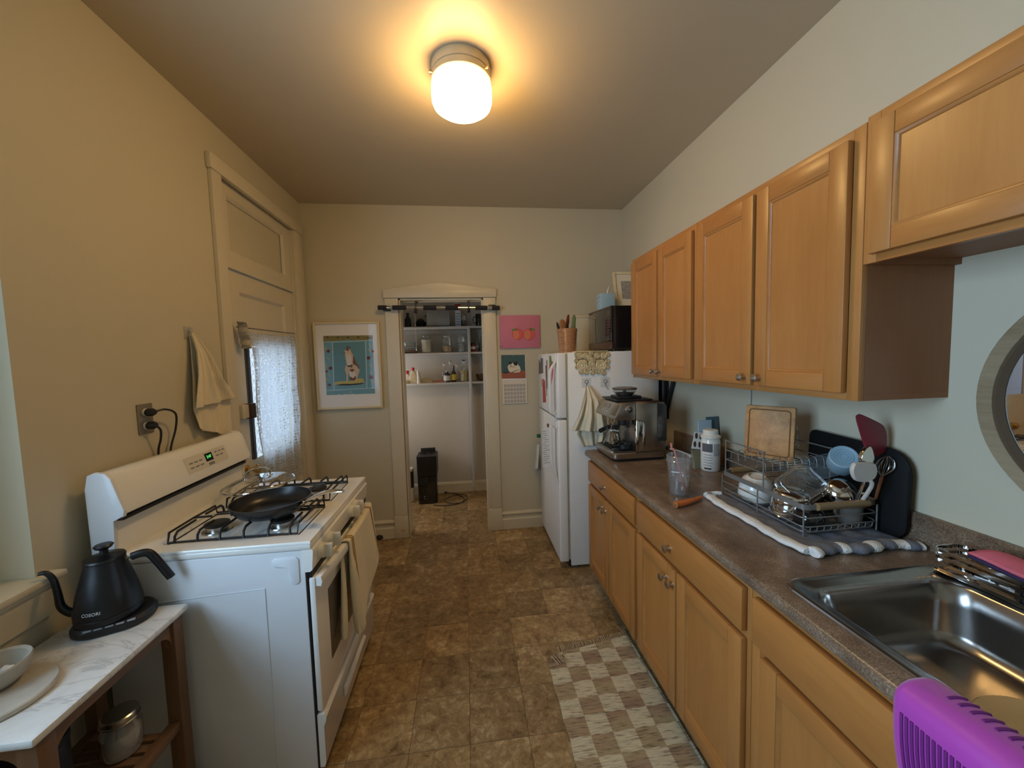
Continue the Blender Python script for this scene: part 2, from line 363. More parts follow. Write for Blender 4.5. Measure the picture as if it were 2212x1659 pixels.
# diamond security mesh behind the glass
g = MB(); W, H = GY1-GY0, GZ1-GZ0
for k in range(-16, 16):
    for sg in (1, -1):
        seg = []
        yy0 = k*.055
        a = max(0, -yy0); b = min(H, W-yy0) if True else 0
        if b - a < .02: continue
        pa, pb = (yy0+a, a), (yy0+b, b)
        if sg < 0: pa, pb = (W-pa[0], pa[1]), (W-pb[0], pb[1])
        g.tube([(XD-.022, GY0+pa[0], GZ0+pa[1]), (XD-.022, GY0+pb[0], GZ0+pb[1])], .0016, 4)
part(g, 'diamond_mesh', WIRE, door, kind='stuff')
lk = part(box(XD+.010, XD+.045, 2.352, 2.435, 1.235, 1.315, .004), 'rim_lock', TRIM, door)
part(box(XD+.020, XD+.058, 2.412, 2.468, 1.228, 1.318, .004), 'lock_keeper', DBROWN, door)
kb = MB().lathe([(.026, 0), (.026, .006), (.010, .012), (.010, .036), (.020, .044), (.027, .056), (.026, .068), (.012, .076)], (XD+.010, 2.41, .925), 18, (1,0,0))
part(kb, 'knob', BRASS, door)
for z in (1.80, 1.10):
    part(MB().lathe([(.008, 0), (.008, .09)], (XD+.014, 3.176, z), 10).lathe([(.0, 0), (.005, .006), (.005, .012)], (XD+.014, 3.176, z+.09), 8), 'hinge', TRIM, door)

# ---- pantry shelving
sh = thing('pantry_shelving', 'grey painted shelves with an upright divider in the pantry', 'shelves', (-.3, 4.42, 0))
SY = 4.17
SZ = (1.882, 1.602, 1.278)
for z in SZ: part(box(-1.297, .617, SY, PY-.001, z, z+.022, .002), 'shelf_board', SHELF, sh)
part(box(.030, .058, SY-.006, PY-.019, .13, 1.8815, .002), 'upright', SHELF, sh)
for z in SZ[:2]: pass
for x0, x1 in ((-1.297, .029), (.059, .617)):
    for z in SZ: part(box(x0, x1, PY-.022, PY-.002, z-.045, z-.0005), 'cleat', SHELF, sh)

# ---- ceiling lamp
LX, LY = .024, 1.793
lp = thing('ceiling_lamp', 'drum ceiling lamp with a glowing white glass shade', 'lamp', (LX, LY, ZC))
LB = mat('lamp_base_paint', srgb(196, 182, 150), .5, var=.04)
part(MB().lathe([(.128, ZC-.0005), (.130, ZC-.012), (.130, ZC-.040), (.126, ZC-.042), (.126, ZC-.044), (.130, ZC-.046), (.132, ZC-.072), (.126, ZC-.078)], (LX, LY, 0), 48), 'base', LB, lp)
m, nt, b = _new('glowing_shade'); b.inputs['Base Color'].default_value = (.9, .85, .75, 1); b.inputs['Emission Color'].default_value = (1, .625, .24, 1); b.inputs['Emission Strength'].default_value = LAMP_STRENGTH
part(MB().lathe([(.118, ZC-.0785), (.131, ZC-.084), (.133, ZC-.10), (.133, ZC-.148), (.127, ZC-.166), (.108, ZC-.180), (.06, ZC-.188), (0, ZC-.190)], (LX, LY, 0), 48), 'shade', m, lp)
for a in (200, 320, 80):
    a = math.radians(a); part(MB().lathe([(.004, 0), (.004, .012), (.006, .013), (.006, .018)], (LX+.128*math.cos(a), LY+.128*math.sin(a), ZC-.062), 8, (math.cos(a), math.sin(a), 0)), 'thumb_screw', BRASS, lp)
# ================================================================== LEFT SIDE
# ---- lace curtain on the side door
def lace_mat():
    m, nt, b = _new('lace'); out = nt.nodes['Material Output']; nt.nodes.remove(b)
    co = _coords(nt)
    n = _noise(nt, co, 16, 3, .5, .8)                       # flower patches
    mp = nt.nodes.new('ShaderNodeMapping'); mp.inputs['Scale'].default_value = (1, 62, 46); nt.links.new(co, mp.inputs[0])
    v = nt.nodes.new('ShaderNodeTexVoronoi'); v.inputs['Scale'].default_value = 1.0; v.inputs['Randomness'].default_value = .35; nt.links.new(mp.outputs[0], v.inputs['Vector'])
    hole = _ramp(nt, v.outputs['Distance'], [(.30, (.75,)*3), (.50, (0,)*3)]); patch = _ramp(nt, n, [(.46, (1,)*3), (.56, (.12,)*3)])
    mul = nt.nodes.new('ShaderNodeMath'); mul.operation = 'MULTIPLY'; nt.links.new(hole, mul.inputs[0]); nt.links.new(patch, mul.inputs[1])
    d = nt.nodes.new('ShaderNodeBsdfDiffuse'); d.inputs[0].default_value = (.66, .64, .60, 1)
    tl = nt.nodes.new('ShaderNodeBsdfTranslucent'); tl.inputs[0].default_value = (.6, .61, .62, 1)
    m1 = nt.nodes.new('ShaderNodeMixShader'); m1.inputs[0].default_value = .5; nt.links.new(d.outputs[0], m1.inputs[1]); nt.links.new(tl.outputs[0], m1.inputs[2])
    tp = nt.nodes.new('ShaderNodeBsdfTransparent'); m2 = nt.nodes.new('ShaderNodeMixShader')
    nt.links.new(mul.outputs[0], m2.inputs[0]); nt.links.new(m1.outputs[0], m2.inputs[1]); nt.links.new(tp.outputs[0], m2.inputs[2]); nt.links.new(m2.outputs[0], out.inputs[0])
    return m
LACE = lace_mat()
cu = thing('lace_curtain', 'white lace curtain hanging over the side door glass', 'curtain', (-1.27, 2.75, .72))
def lace_fn(u, v):
    z = 1.755 - .03*math.sin(PI*u)*(1-v)*.6 - v*(1.755-.70) + .010*math.sin(u*21)*v + (.02*(u-.5))
    yl = 2.435 + .02*math.sin(v*9) + .05*v; yr = 3.065 - .035*v + .012*math.sin(v*14)
    return (-1.272 + .012*math.sin(u*26+v*2)*(.5+.6*v) + .006*math.sin(u*61+1), yl + (yr-yl)*u, z)
part(MB().grid(lace_fn, 80, 50), 'lace_cloth', LACE, cu)
part(MB().grid(lambda u, v: (-1.268 + .022*math.sin(u*20), 2.372 + (.022+.012*v)*math.sin(u*PI*2.2)*.8 + .035*v + .006*math.sin(v*11), 1.785 - .13*v - .012*math.sin(u*9)), 40, 16), 'gathered_corner', mat('gathered_lace', srgb(190, 182, 168), .9, var=.2, vscale=60, bump=.8, bscale=120, bdist=.004), cu)
part(MB().tube([(-1.285, 2.35, 1.765), (-1.285, 3.09, 1.775)], .004, 8), 'rod', WIRE, cu)

# ---- cloth that hangs from a hook
def hang(rows, place, nfold, amp, ph=0., nu=64, nv=40):
    """rows: (left z, right z, left edge, right edge, offset from wall); place(edge, z, off) -> point"""
    def fn(u, v):
        t = v*(len(rows)-1); i = min(int(t), len(rows)-2); f = t-i; f2 = f*f*(3-2*f)*.5+f*.5
        r = [a+(b-a)*f2 for a, b in zip(rows[i], rows[i+1])]
        z = r[0] + (r[1]-r[0])*u; e = r[2] + (r[3]-r[2])*u; w = min(1, .25+v*1.2)
        off = r[4] + amp*w*(math.sin(u*nfold*2*PI+ph) + .4*math.sin(u*nfold*4.7*PI+ph*2+v*2))
        return place(e, z, max(off, .004))
    return MB().grid(fn, nu, nv)
LW = lambda e, z, off: (XL+off, e, z)
hk = thing('wall_hook', 'small clear adhesive hook on wall left of the side door', 'hook', (XL, 1.985, 1.70))
part(box(XL+.0005, XL+.003, 1.955, 2.015, 1.675, 1.735, .001), 'backplate', PLASTC, hk)
part(MB().tube(smooth_path([(XL+.003, 1.985, 1.715), (XL+.016, 1.985, 1.705), (XL+.020, 1.985, 1.685), (XL+.024, 1.985, 1.698)]), .002, 6), 'hook_wire', STEEL, hk)
RIB = mat('ribbed_cotton', srgb(228, 214, 182), .92, var=.06, vscale=20, bump=.9, bscale=150, bdist=.004, sheen=.2, stretch=(1, 1, .06))
tw = thing('dish_towel', 'cream ribbed towel hanging from wall hook beside the door', 'towel', (XL+.03, 2.0, 1.2))
part(hang([(1.705, 1.70, 1.972, 1.998, .02), (1.62, 1.60, 1.955, 2.055, .045), (1.50, 1.48, 1.930, 2.125, .055), (1.352, 1.375, 1.900, 2.225, .055)], LW, 2.5, .014, .6), 'front_layer', RIB, tw, solid=.003)
part(hang([(1.69, 1.69, 1.976, 1.996, .012), (1.50, 1.48, 1.945, 2.10, .028), (1.345, 1.36, 1.925, 2.195, .030), (1.25, 1.165, 1.955, 2.20, .030)], LW, 2.0, .010, 2.0), 'back_layer', RIB, tw, solid=.003)

# ---- wall outlet, plugs and cords
OUTM = mat('steel_wall_plate', srgb(150, 140, 122), .35, .6, var=.04)
ot = thing('wall_outlet', 'metal wall outlet plate above the stove', 'outlet', (XL, 1.70, 1.34))
part(box(XL+.0005, XL+.006, 1.662, 1.735, 1.280, 1.402, .003), 'plate', OUTM, ot)
for z in (1.367, 1.313): part(MB().lathe([(.017, 0), (.017, .004), (.014, .0045)], (XL+.006, 1.698, z), 16, (1,0,0)), 'socket', CERAM, ot)
def plug(label, z, path):
    t = thing('plug', label, 'plug', (XL, 1.698, z))
    part(MB().lathe([(.013, .0046), (.016, .008), (.016, .026), (.010, .036)], (XL+.006, 1.698, z), 14, (1,0,0)), 'plug_body', BLACK, t)
    part(MB().tube(smooth_path(path, 8), .0042, 8), 'cord', BLACK, t)
plug('black plug in upper socket with a cord arching to the right', 1.367, [(XL+.035, 1.700, 1.367), (XL+.05, 1.74, 1.372), (XL+.045, 1.80, 1.345), (XL+.03, 1.815, 1.28), (XL+.022, 1.79, 1.20), (XL+.018, 1.77, 1.10)])
plug('black plug in lower socket with a cord hanging straight down', 1.313, [(XL+.035, 1.702, 1.313), (XL+.045, 1.712, 1.29), (XL+.035, 1.722, 1.25), (XL+.018, 1.728, 1.20), (XL+.012, 1.728, 1.10)])

# ---- stove
Y0, Y1 = 1.392, 2.147
st = thing('stove', 'white freestanding gas stove with four burners', 'stove', (-.92, 1.77, 0))
part(box(-1.25, -.597, Y0+.004, Y1-.004, .03, .882, .004), 'body', PANEL, st)
for x in (-1.2, -.66):
    for y in (Y0+.05, Y1-.05): part(MB().lathe([(.018, 0), (.018, .01), (.010, .012), (.010, .035)], (x, y, 0), 10), 'foot', BLACK, st)
# embossed outline and corner on the side panel
e = MB()
for pts in ([(-1.16, .735), (-.735, .755), (-.735, .06)],):
    e.tube([(x, Y0+.0035, z) for x, z in pts], .0022, 5)
part(e, 'embossed_line', PANEL, st)
part(MB().prism([(-.695, .862), (-.625, .862), (-.616, .853), (-.616, .770), (-.625, .761), (-.640, .761), (-.648, .770), (-.648, .822), (-.655, .829), (-.695, .829), (-.705, .838), (-.705, .853)], 'y', Y0-.0005, Y0+.008, .002), 'embossed_corner', PANEL, st)
# cooktop: deck with raised rim and two burner wells
ct = MB().box(-1.20, -.572, Y0, Y1, .884, .906, .006)
ct.rings([[(x_, y_, z_) for x_, y_ in ((-1.20+i, Y0+.001+i), (-.5725-i, Y0+.001+i), (-.5725-i, Y1-.001-i), (-1.20+i, Y1-.001-i))] for i, z_ in ((0, .9055), (0, .911), (.002, .9145), (.006, .916))], False, False)
Xs, Ys = (-1.194, -1.10, -.632, -.5785), (Y0+.007, Y0+.062, 1.755, 1.79, Y1-.062, Y1-.007)
for i in range(3):
    for j in range(5):
        q = [(Xs[i], Ys[j]), (Xs[i+1], Ys[j]), (Xs[i+1], Ys[j+1]), (Xs[i], Ys[j+1])]
        if i == 1 and j in (1, 3):
            c_ = lambda d, z_: [(q[0][0]+d, q[0][1]+d, z_), (q[1][0]-d, q[1][1]+d, z_), (q[2][0]-d, q[2][1]-d, z_), (q[3][0]+d, q[3][1]-d, z_)]
            ct.rings([c_(0, .916), c_(.003, .9145), c_(.010, .9072)], False, True)
        else: ct.poly([(x_, y_, .916) for x_, y_ in q])
bmesh.ops.remove_doubles(ct.bm, verts=ct.bm.verts, dist=.0002)
part(ct, 'cooktop', ENAMEL, st, smooth=30)
for y0, y1 in ((Y0+.062, 1.755), (1.79, Y1-.062)):
    g = MB()
    for a, b in (((-1.088, y0+.012), (-.644, y0+.012)), ((-.644, y0+.012), (-.644, y1-.012)), ((-.644, y1-.012), (-1.088, y1-.012)), ((-1.088, y1-.012), (-1.088, y0+.012))):
        g.tube([(*a, .9085), (*b, .9085)], .0022, 5)
    part(g, 'well_edge', BLACK, st)
# backguard
bg = [(-1.258, .89), (-1.258, 1.155), (-1.250, 1.190), (-1.232, 1.200), (-1.205, 1.196), (-1.190, 1.180), (-1.158, 1.075), (-1.158, 1.058), (-1.172, 1.050), (-1.196, 1.046), (-1.196, .89)]
part(MB().prism(bg, 'y', Y0+.006, Y1-.006), 'backguard', ENAMEL, st, smooth=40)
part(MB().prism([(-1.262, .885), (-1.262, 1.150), (-1.254, 1.196), (-1.230, 1.206), (-1.200, 1.200), (-1.184, 1.180), (-1.152, 1.070), (-1.156, 1.050), (-1.190, 1.040), (-1.190, .885)], 'y', Y0-.002, Y0+.012, .003), 'end_cap', PANEL, st)
part(MB().prism([(-1.262, .885), (-1.262, 1.150), (-1.254, 1.196), (-1.230, 1.206), (-1.200, 1.200), (-1.184, 1.180), (-1.152, 1.070), (-1.156, 1.050), (-1.190, 1.040), (-1.190, .885)], 'y', Y1-.012, Y1+.002, .003), 'end_cap', ENAMEL, st)
part(box(-1.197, -1.170, Y0+.014, Y1-.014, 1.034, 1.0455), 'vent_slot', BLACK, st)
# controls on the sloping face
sa = Vector((-1.190+1.158, 0, 1.180-1.075)).normalized(); nrm = Vector((sa.z, 0, -sa.x)); sc = Vector((-1.174, 0, 1.128))
def onface(y, s, h=0): p = sc + sa*s + nrm*h; return Vector((p.x, y, p.z))
def fplate(y0, y1, s0, s1, h, th=.002):
    m = MB(); m.rings([[onface(y0, s0, a), onface(y1, s0, a), onface(y1, s1, a), onface(y0, s1, a)] for a in (h-th, h)]); return m
PRINT = flat('panel_print', 205, 200, 186)
cp = part(fplate(1.715, 1.985, -.034, .036, .0012), 'control_panel', mat('panel_film', srgb(222, 216, 200), .3, var=.01), st)
pr = MB()
for (yy0, yy1, ss0, ss1) in ([(1.735+.03*i, 1.757+.03*i, .004, .010) for i in range(3)] + [(1.735+.03*i, 1.757+.03*i, -.016, -.010) for i in range(3)] + [(1.905+.026*i, 1.921+.026*i, .016, .022) for i in range(3)] + [(1.905+.03*i, 1.927+.03*i, -.002, .004) for i in range(2)] + [(1.845, 1.882, -.030, -.018)]):
    pr.rings([[onface(yy0, ss0, a), onface(yy1, ss0, a), onface(yy1, ss1, a), onface(yy0, ss1, a)] for a in (.0012, .0016)])
part(pr, 'button_marks', GREYINK, cp, kind='stuff')
part(fplate(1.836, 1.884, -.010, .026, .0020), 'clock_display', BLACKG, cp)
GREEN = mat('green_digits', (.15, 1, .2), .5, emit=.9)
part(text_mb('2:47', .018, frame(onface(1.860, .009, .0022), (0,1,0), tuple(sa), tuple(nrm))), 'clock_digits', GREEN, cp)
# front: control panel with knobs
part(MB().prism([(-.6025, .884), (-.571, .884), (-.566, .878), (-.572, .808), (-.580, .802), (-.6025, .802)], 'y', Y0+.002, Y1-.002), 'knob_panel', ENAMEL, st, smooth=30)
KN = mat('knob_white', srgb(232, 226, 208), .3, var=.01)
for y in (1.466, 1.556, 1.835, 1.905):
    z = .846; k = part(MB().lathe([(.030, 0), (.030, .006), (.027, .010), (.027, .020), (.022, .022)], (-.571, y, z), 24, (1,0,-.07)), 'knob', KN, st)
    part(MB().box(-.552, -.523, y-.009, y+.009, z-.027, z+.024, .004), 'knob_grip', KN, k)
part(box(-.597, -.576, Y0+.008, Y1-.008, .778, .8015), 'black_gap', BLACK, st)
part(box(-.5965, -.590, Y0+.006, Y1-.006, .03, .80), 'black_liner', BLACK, st)
od = part(MB().box(-.5895, -.567, Y0+.006, Y1-.006, .262, .778, .008), 'oven_door', ENAMEL, st)
part(box(-.568, -.5660, 1.51, 2.03, .375, .665, .003), 'oven_window', mat('oven_glass', srgb(96, 88, 76), .12, var=.05), od)
hp = [(-.555, Y0+.012, .762), (-.548, Y0+.05, .768), (-.532, Y0+.16, .776), (-.522, 1.77, .780), (-.532, Y1-.16, .776), (-.548, Y1-.05, .768), (-.555, Y1-.012, .762)]
hm = MB(); P_ = smooth_path(hp, 6)
hm.rings([[(p.x-.012, p.y, p.z-.020), (p.x+.006, p.y, p.z-.022), (p.x+.010, p.y, p.z-.004), (p.x+.006, p.y, p.z+.012), (p.x-.012, p.y, p.z+.014)] for p in P_])
part(hm, 'handle', ENAMEL, od, smooth=50)
for y in (Y0+.013, Y1-.035): part(box(-.567, -.550, y, y+.022, .742, .774, .003), 'handle_mount', ENAMEL, od)
dr = part(MB().prism([(-.5895, .045), (-.574, .045), (-.568, .06), (-.568, .205), (-.560, .225), (-.558, .240), (-.565, .252), (-.5895, .252)], 'y', Y0+.006, Y1-.006), 'drawer', ENAMEL, st, smooth=30)
part(MB().prism([(-.5685, .115), (-.556, .122), (-.552, .150), (-.556, .160), (-.5685, .162)], 'y', 1.62, 1.93, .003), 'drawer_pull', ENAMEL, dr)
# burners and grates
for x in (-.985, -.745):
    for y in (1.575, 1.935):
        b = part(MB().lathe([(.052, .9065), (.050, .912), (.034, .913), (.034, .926), (.030, .928)], (x, y, 0), 24), 'burner_base', STEEL, st)
        part(MB().lathe([(.040, .9285), (.042, .932), (.042, .938), (.036, .941)], (x, y, 0), 24), 'burner_cap', IRON, b)
GZ = .956
for y0, y1 in ((1.462, 1.745), (1.80, 2.078)):
    ym = (y0+y1)/2; g = MB()
    corners = [(-1.085, y0+.012), (-.645, y0+.012), (-.645, y1-.012), (-1.085, y1-.012)]
    g.tube([(-1.085, y0+.014, .9505), (-1.085, ym, .953), (-1.085, y1-.014, .9505), (-1.085, y1-.004, .917), (-1.0, y1-.004, .9185), (-.73, y1-.004, .9185), (-.645, y1-.004, .917), (-.645, y1-.014, .9505), (-.645, ym, .953), (-.645, y0+.014, .9505), (-.645, y0+.004, .917), (-.73, y0+.004, .9185), (-1.0, y0+.004, .9185), (-1.085, y0+.004, .917)], .0046, 6, True)
    gr = part(g, 'grate', IRON, st)
    for yy, sg in ((y0, 1), (y1, -1)):
        for x in (-1.06, -.985, -.91, -.83, -.745, -.67):
            part(MB().tube([(x, yy, .917), (x, yy+sg*.004, .940), (x, yy+sg*.018, .952), (x+.0, yy+sg*(.095 if x in (-.985, -.745) else .112), .954)], .0046, 6), 'grate_finger', IRON, gr)
    part(MB().tube([(-1.085, ym, .953), (-1.02, ym, .954)], .0046, 6).tube([(-.95, ym, .954), (-.785, ym, .954)], .0046, 6).tube([(-.71, ym, .954), (-.645, ym, .953)], .0046, 6), 'grate_bar', IRON, gr)

# ---- frying pan
a = U(497, 1090, 'z', 1.005); b_ = U(672, 1070, 'z', 1.005); PX, PYc = (a.x+b_.x)/2, (a.y+b_.y)/2; PR = (b_-a).length/2
PB = .9595
pan = thing('frying_pan', 'black nonstick frying pan with steel handle on near burners', 'pan', (PX, PYc, PB))
part(MB().lathe([(PR*.72, PB), (PR*.80, PB+.006), (PR*.90, PB+.022), (PR*.97, PB+.040), (PR, PB+.052), (PR-.004, PB+.052), (PR*.95, PB+.038), (PR*.88, PB+.021), (PR*.78, PB+.008), (PR*.70, PB+.005), (0, PB+.0045)], (PX, PYc, 0), 48), 'pan_body', NONSTICK, pan)
hd = U(742, 1068, 'z', 1.035); dirv = Vector((hd.x-PX, hd.y-PYc, 0)).normalized(); sd = Vector((-dirv.y, dirv.x, 0)); base = Vector((PX, PYc, PB+.036)) + dirv*(PR-.004)
L = (Vector((hd.x, hd.y, 0))-Vector((base.x, base.y, 0))).length
def hsec(t):
    zz = .0 + .052*math.sin(min(t*1.25, 1)*PI/2) - .012*max(0, t-.7)/.3*0; wd = .026*(1-t)**2 + .012 + .005*math.sin(t*PI); th = .005 if t < .12 else .0065
    c = base + dirv*(L*t) + Vector((0, 0, zz)); return [c + sd*(wd*math.cos(q*PI/5)*.9) + Vector((0,0,1))*(th*math.sin(q*PI/5)) for q in range(10)]
h = part(MB().rings([hsec(i/16) for i in range(17)]), 'handle', CHROME, pan, smooth=60)
for s in (-.014, .014): part(MB().lathe([(.005, 0), (.005, .003), (.002, .005)], base + sd*s + dirv*.010 + Vector((0,0,.010)), 10, tuple(dirv*.3+Vector((0,0,1)))), 'rivet', STEEL, h)
# ---- glass lid leaning on the back of the pan
LCx, LCy, LR = -1.005, 1.925, .150
lid = thing('pan_lid', 'domed glass lid with steel rim and loop handle behind the pan', 'lid', (LCx, LCy, .958))
lt = Matrix.Translation((LCx, LCy, .975)) @ Matrix.Rotation(math.radians(-4), 4, 'Y')
part(MB().lathe([(LR-.004, .004), (LR*.93, .014), (LR*.75, .027), (LR*.45, .036), (0, .039)], n=40, cap0=False).xf(lt), 'dome', GLASSB, lid)
part(MB().tube([(LR*math.cos(i*PI/20), LR*math.sin(i*PI/20), .002) for i in range(40)], .0055, 8, True).xf(lt), 'rim', CHROME, lid)
part(MB().tube(smooth_path([(-.045, -.02, .038), (-.045, -.02, .060), (-.02, -.01, .076), (.02, .01, .076), (.045, .02, .060), (.045, .02, .038)], 5), .005, 8).lathe([(.014, .034), (.012, .040)], (-.045, -.02, 0), 12).lathe([(.014, .034), (.012, .040)], (.045, .02, 0), 12).xf(lt), 'loop_handle', CHROME, lid)

# ---- towels over the oven handle
STRIPE = mat('cream_linen', srgb(226, 214, 184), .9, var=.04, vscale=25, bump=.3, bscale=240, sheen=.2)
OCHRE = flat('ochre_stripe', 176, 128, 48, rough=.9)
def hpos(y):
    P = smooth_path(hp, 6)
    for p, q in zip(P, P[1:]):
        if p.y <= y <= q.y: f = (y-p.y)/(q.y-p.y); return p.lerp(q, f)
    return P[0] if y < P[0].y else P[-1]
def over_handle(y0, y1, zf, zb, swing, fold, th):
    """cloth over the bar: back fall, over the bar, front fall; v runs from the back hem to the front hem"""
    def fn(u, v):
        y = y0+(y1-y0)*u; h = hpos(y); top = h.z+.014+th
        if v < .25: t = v/.25; x = h.x-.016-th+.002; z = zb + (top-zb)*t; yy = y
        elif v < .35: t = (v-.25)/.10; a = PI-PI*t; x = h.x-.002+(.014+th)*math.cos(a)*1.0; z = top + .006*math.sin(a); yy = y
        else:
            t = (v-.35)/.65; z = top - (top-(zf(u)))*t; x = h.x+.012+th + .018*t + fold*t*math.sin(u*PI*3.2+.5); yy = y + swing(u)*t
        return (x, yy, z)
    return fn
tt = thing('tea_towel', 'cream tea towel with ochre stripes over the oven handle', 'towel', (-.53, 1.83, .33))
fn = over_handle(1.622, 2.075, lambda u: .375+.17*u+.012*math.sin(u*11), .60, lambda u: .055*u-.01, .011, .002)
part(MB().grid(fn, 60, 60), 'cloth', STRIPE, tt, solid=.002)
def stripe(u0, w):
    def f(u, v):
        q = Vector(fn(u0+w*u, .27+.73*v)); p1 = Vector(fn(u0+w*u+.01, .27+.73*v)); p2 = Vector(fn(u0+w*u, min(.27+.73*v+.01, 1.0) if v < .98 else .26+.73*v)); n = (p1-q).cross(p2-q).normalized()
        if n.x + .5*n.z < 0: n = -n
        return tuple(q + n*.0022)
    return MB().grid(f, 2, 60)
for u0 in (.060, .092, .800, .832): part(stripe(u0, .017), 'stripe', OCHRE, tt)
# the near edge hangs in two rounded folds
for pts, rad in (([(-.545, 1.632, .772), (-.540, 1.612, .66), (-.538, 1.594, .52), (-.540, 1.586, .415), (-.541, 1.586, .400)], (.006, .016, .022, .021, .006)), ([(-.516, 1.640, .778), (-.508, 1.640, .66), (-.502, 1.650, .52), (-.498, 1.664, .395), (-.498, 1.668, .365)], (.006, .024, .036, .040, .012))):
    P = smooth_path(pts, 6); R = smooth_path([(r_, 0, 0) for r_ in rad], 6); m = MB()
    m.rings([[(p.x+q.x*.55*math.cos(k*PI/8), p.y+q.x*math.sin(k*PI/8), p.z) for k in range(16)] for p, q in zip(P, R)])
    part(m, 'hanging_fold', STRIPE, tt, smooth=60)

# ---- marble side table
MZ = .745
def marble_mat():
    m, nt, b = _new('marble'); b.inputs['Roughness'].default_value = .25; b.inputs['Coat Weight'].default_value = .2
    co = _coords(nt); n1 = _noise(nt, co, 5, 5, .6, 1.5)
    mp = nt.nodes.new('ShaderNodeMapping'); mp.inputs['Rotation'].default_value = (0, 0, .6); mp.inputs['Scale'].default_value = (1.8, 4.5, 2); nt.links.new(co, mp.inputs[0])
    n2 = _noise(nt, mp.outputs[0], 1.6, 6, .55, 2.2)
    veins = _ramp(nt, n2, [(.475, (1,)*3), (.497, (.50, .48, .50)), (.505, (.7,)*3), (.53, (1,)*3)])
    base = _ramp(nt, n1, [(.3, srgb(206, 204, 200)), (.7, srgb(230, 228, 222))])
    mx = nt.nodes.new('ShaderNodeMix'); mx.data_type = 'RGBA'; mx.blend_type = 'MULTIPLY'; mx.inputs[0].default_value = .5
    nt.links.new(base, mx.inputs[6]); nt.links.new(veins, mx.inputs[7]); nt.links.new(mx.outputs[2], b.inputs['Base Color']); return m
MARBLE = marble_mat()
TX1, TY0, TY1 = -.965, .905, 1.365
tb = thing('side_table', 'wooden side table with a white marble top by the window', 'table', (-1.12, 1.1, 0))
part(box(-1.275, TX1, TY0-.01, TY1+.005, MZ-.020, MZ, .006), 'marble_top', MARBLE, tb)
for x0, x1 in ((-1.262, -1.225), (TX1-.055, TX1-.012)):
    for y0, y1 in ((TY0+.008, TY0+.05), (TY1-.052, TY1-.012)):
        part(MB().prism([(x0, 0), (x1, 0), (x1, MZ-.0205), (x0, MZ-.0205)], 'y', y0, y1, .003), 'leg', DARKWZ, tb)
# aprons with curved ends
def apron_pts(a, b): return [(a, MZ-.0205), (b, MZ-.0205), (b, MZ-.115)] + [(b-.05+.05*math.cos(q*PI/12), MZ-.060-.055*(1-math.sin(q*PI/12))) for q in range(7)] + [(a+.05-.05*math.sin(q*PI/12), MZ-.060-.055*(1-math.cos(q*PI/12))) for q in range(7)] + [(a, MZ-.115)]
part(MB().prism(apron_pts(TY0+.05, TY1-.052), 'x', TX1-.044, TX1-.022), 'apron', DARKW, tb)
part(MB().prism(apron_pts(TY0+.05, TY1-.052), 'x', -1.255, -1.235), 'apron', DARKW, tb)
part(MB().prism(apron_pts(-1.225, TX1-.055), 'y', TY0+.018, TY0+.040), 'apron', DARKW, tb)
part(MB().prism(apron_pts(-1.225, TX1-.055), 'y', TY1-.044, TY1-.022), 'apron', DARKW, tb)
LZ = .375
part(box(TX1-.050, TX1-.018, TY0+.05, TY1-.052, LZ-.03, LZ, .003), 'shelf_rail', DARKW, tb)
part(box(-1.258, -1.228, TY0+.05, TY1-.052, LZ-.03, LZ, .003), 'shelf_rail', DARKW, tb)
for i in range(9):
    y = TY0+.055+.034*i+.012*i*.3; part(box(-1.2275, TX1-.0505, y, y+.024, LZ-.020, LZ-.006, .002), 'shelf_slat', DARKW, tb)

# ---- kettle on its heated base
KX, KY = -1.142, 1.297
kt = thing('gooseneck_kettle', 'matte black gooseneck kettle standing on marble table', 'kettle', (KX, KY, MZ), math.radians(0))
KB = mat('matte_black_paint', (.005, .0055, .007), .40, var=.05)
kd = Vector((.92, .40, 0)).normalized(); kp = Vector((-kd.y, kd.x, 0))     # handle direction
zb = MZ
def kring(hw, hh, r, z): 
    return [Vector((KX, KY, 0)) + kd*(p[0]+.012) + kp*p[1] + Vector((0,0,p[2])) for p in rrect(0, 0, hw, hh, r, z, 8)]
part(MB().rings([kring(.092, .070, .066, zb+.001), kring(.098, .075, .070, zb+.006), kring(.098, .075, .070, zb+.020), kring(.090, .070, .066, zb+.030)]), 'heating_base', BLACK, kt, smooth=30)
body = part(MB().lathe([(.070, zb+.0305), (.077, zb+.034), (.0785, zb+.046), (.076, zb+.052), (.079, zb+.056), (.078, zb+.070), (.069, zb+.118), (.056, zb+.168), (.049, zb+.197), (.0475, zb+.210)], (KX, KY, 0), 40), 'kettle_body', KB, kt)
part(MB().lathe([(.0475, zb+.2105), (.049, zb+.213), (.047, zb+.219), (.030, zb+.223), (.014, zb+.225), (.010, zb+.228), (.010, zb+.241), (.020, zb+.247), (.0235, zb+.253), (.020, zb+.257), (0, zb+.258)], (KX, KY, 0), 32), 'lid', KB, kt)
sp0 = Vector((KX, KY, 0)) - kd*.070
spath = [sp0 + kd*.004 + Vector((0,0,zb+.060)), sp0 - kd*.014 + Vector((0,0,zb+.066)), sp0 - kd*.032 + Vector((0,0,zb+.092)), sp0 - kd*.036 + Vector((0,0,zb+.135)), sp0 - kd*.042 + Vector((0,0,zb+.180)), sp0 - kd*.055 + Vector((0,0,zb+.203)), sp0 - kd*.070 + Vector((0,0,zb+.205))]
sm = smooth_path(spath, 6); n_ = len(sm)
part(MB().tube(sm, [.0125-.0070*i/(n_-1) for i in range(n_)], 12), 'spout', KB, kt)
h0 = Vector((KX, KY, zb+.200)) + kd*.047
part(MB().tube([h0, h0+kd*.014], .006, 10), 'handle_ferrule', CHROME, kt)
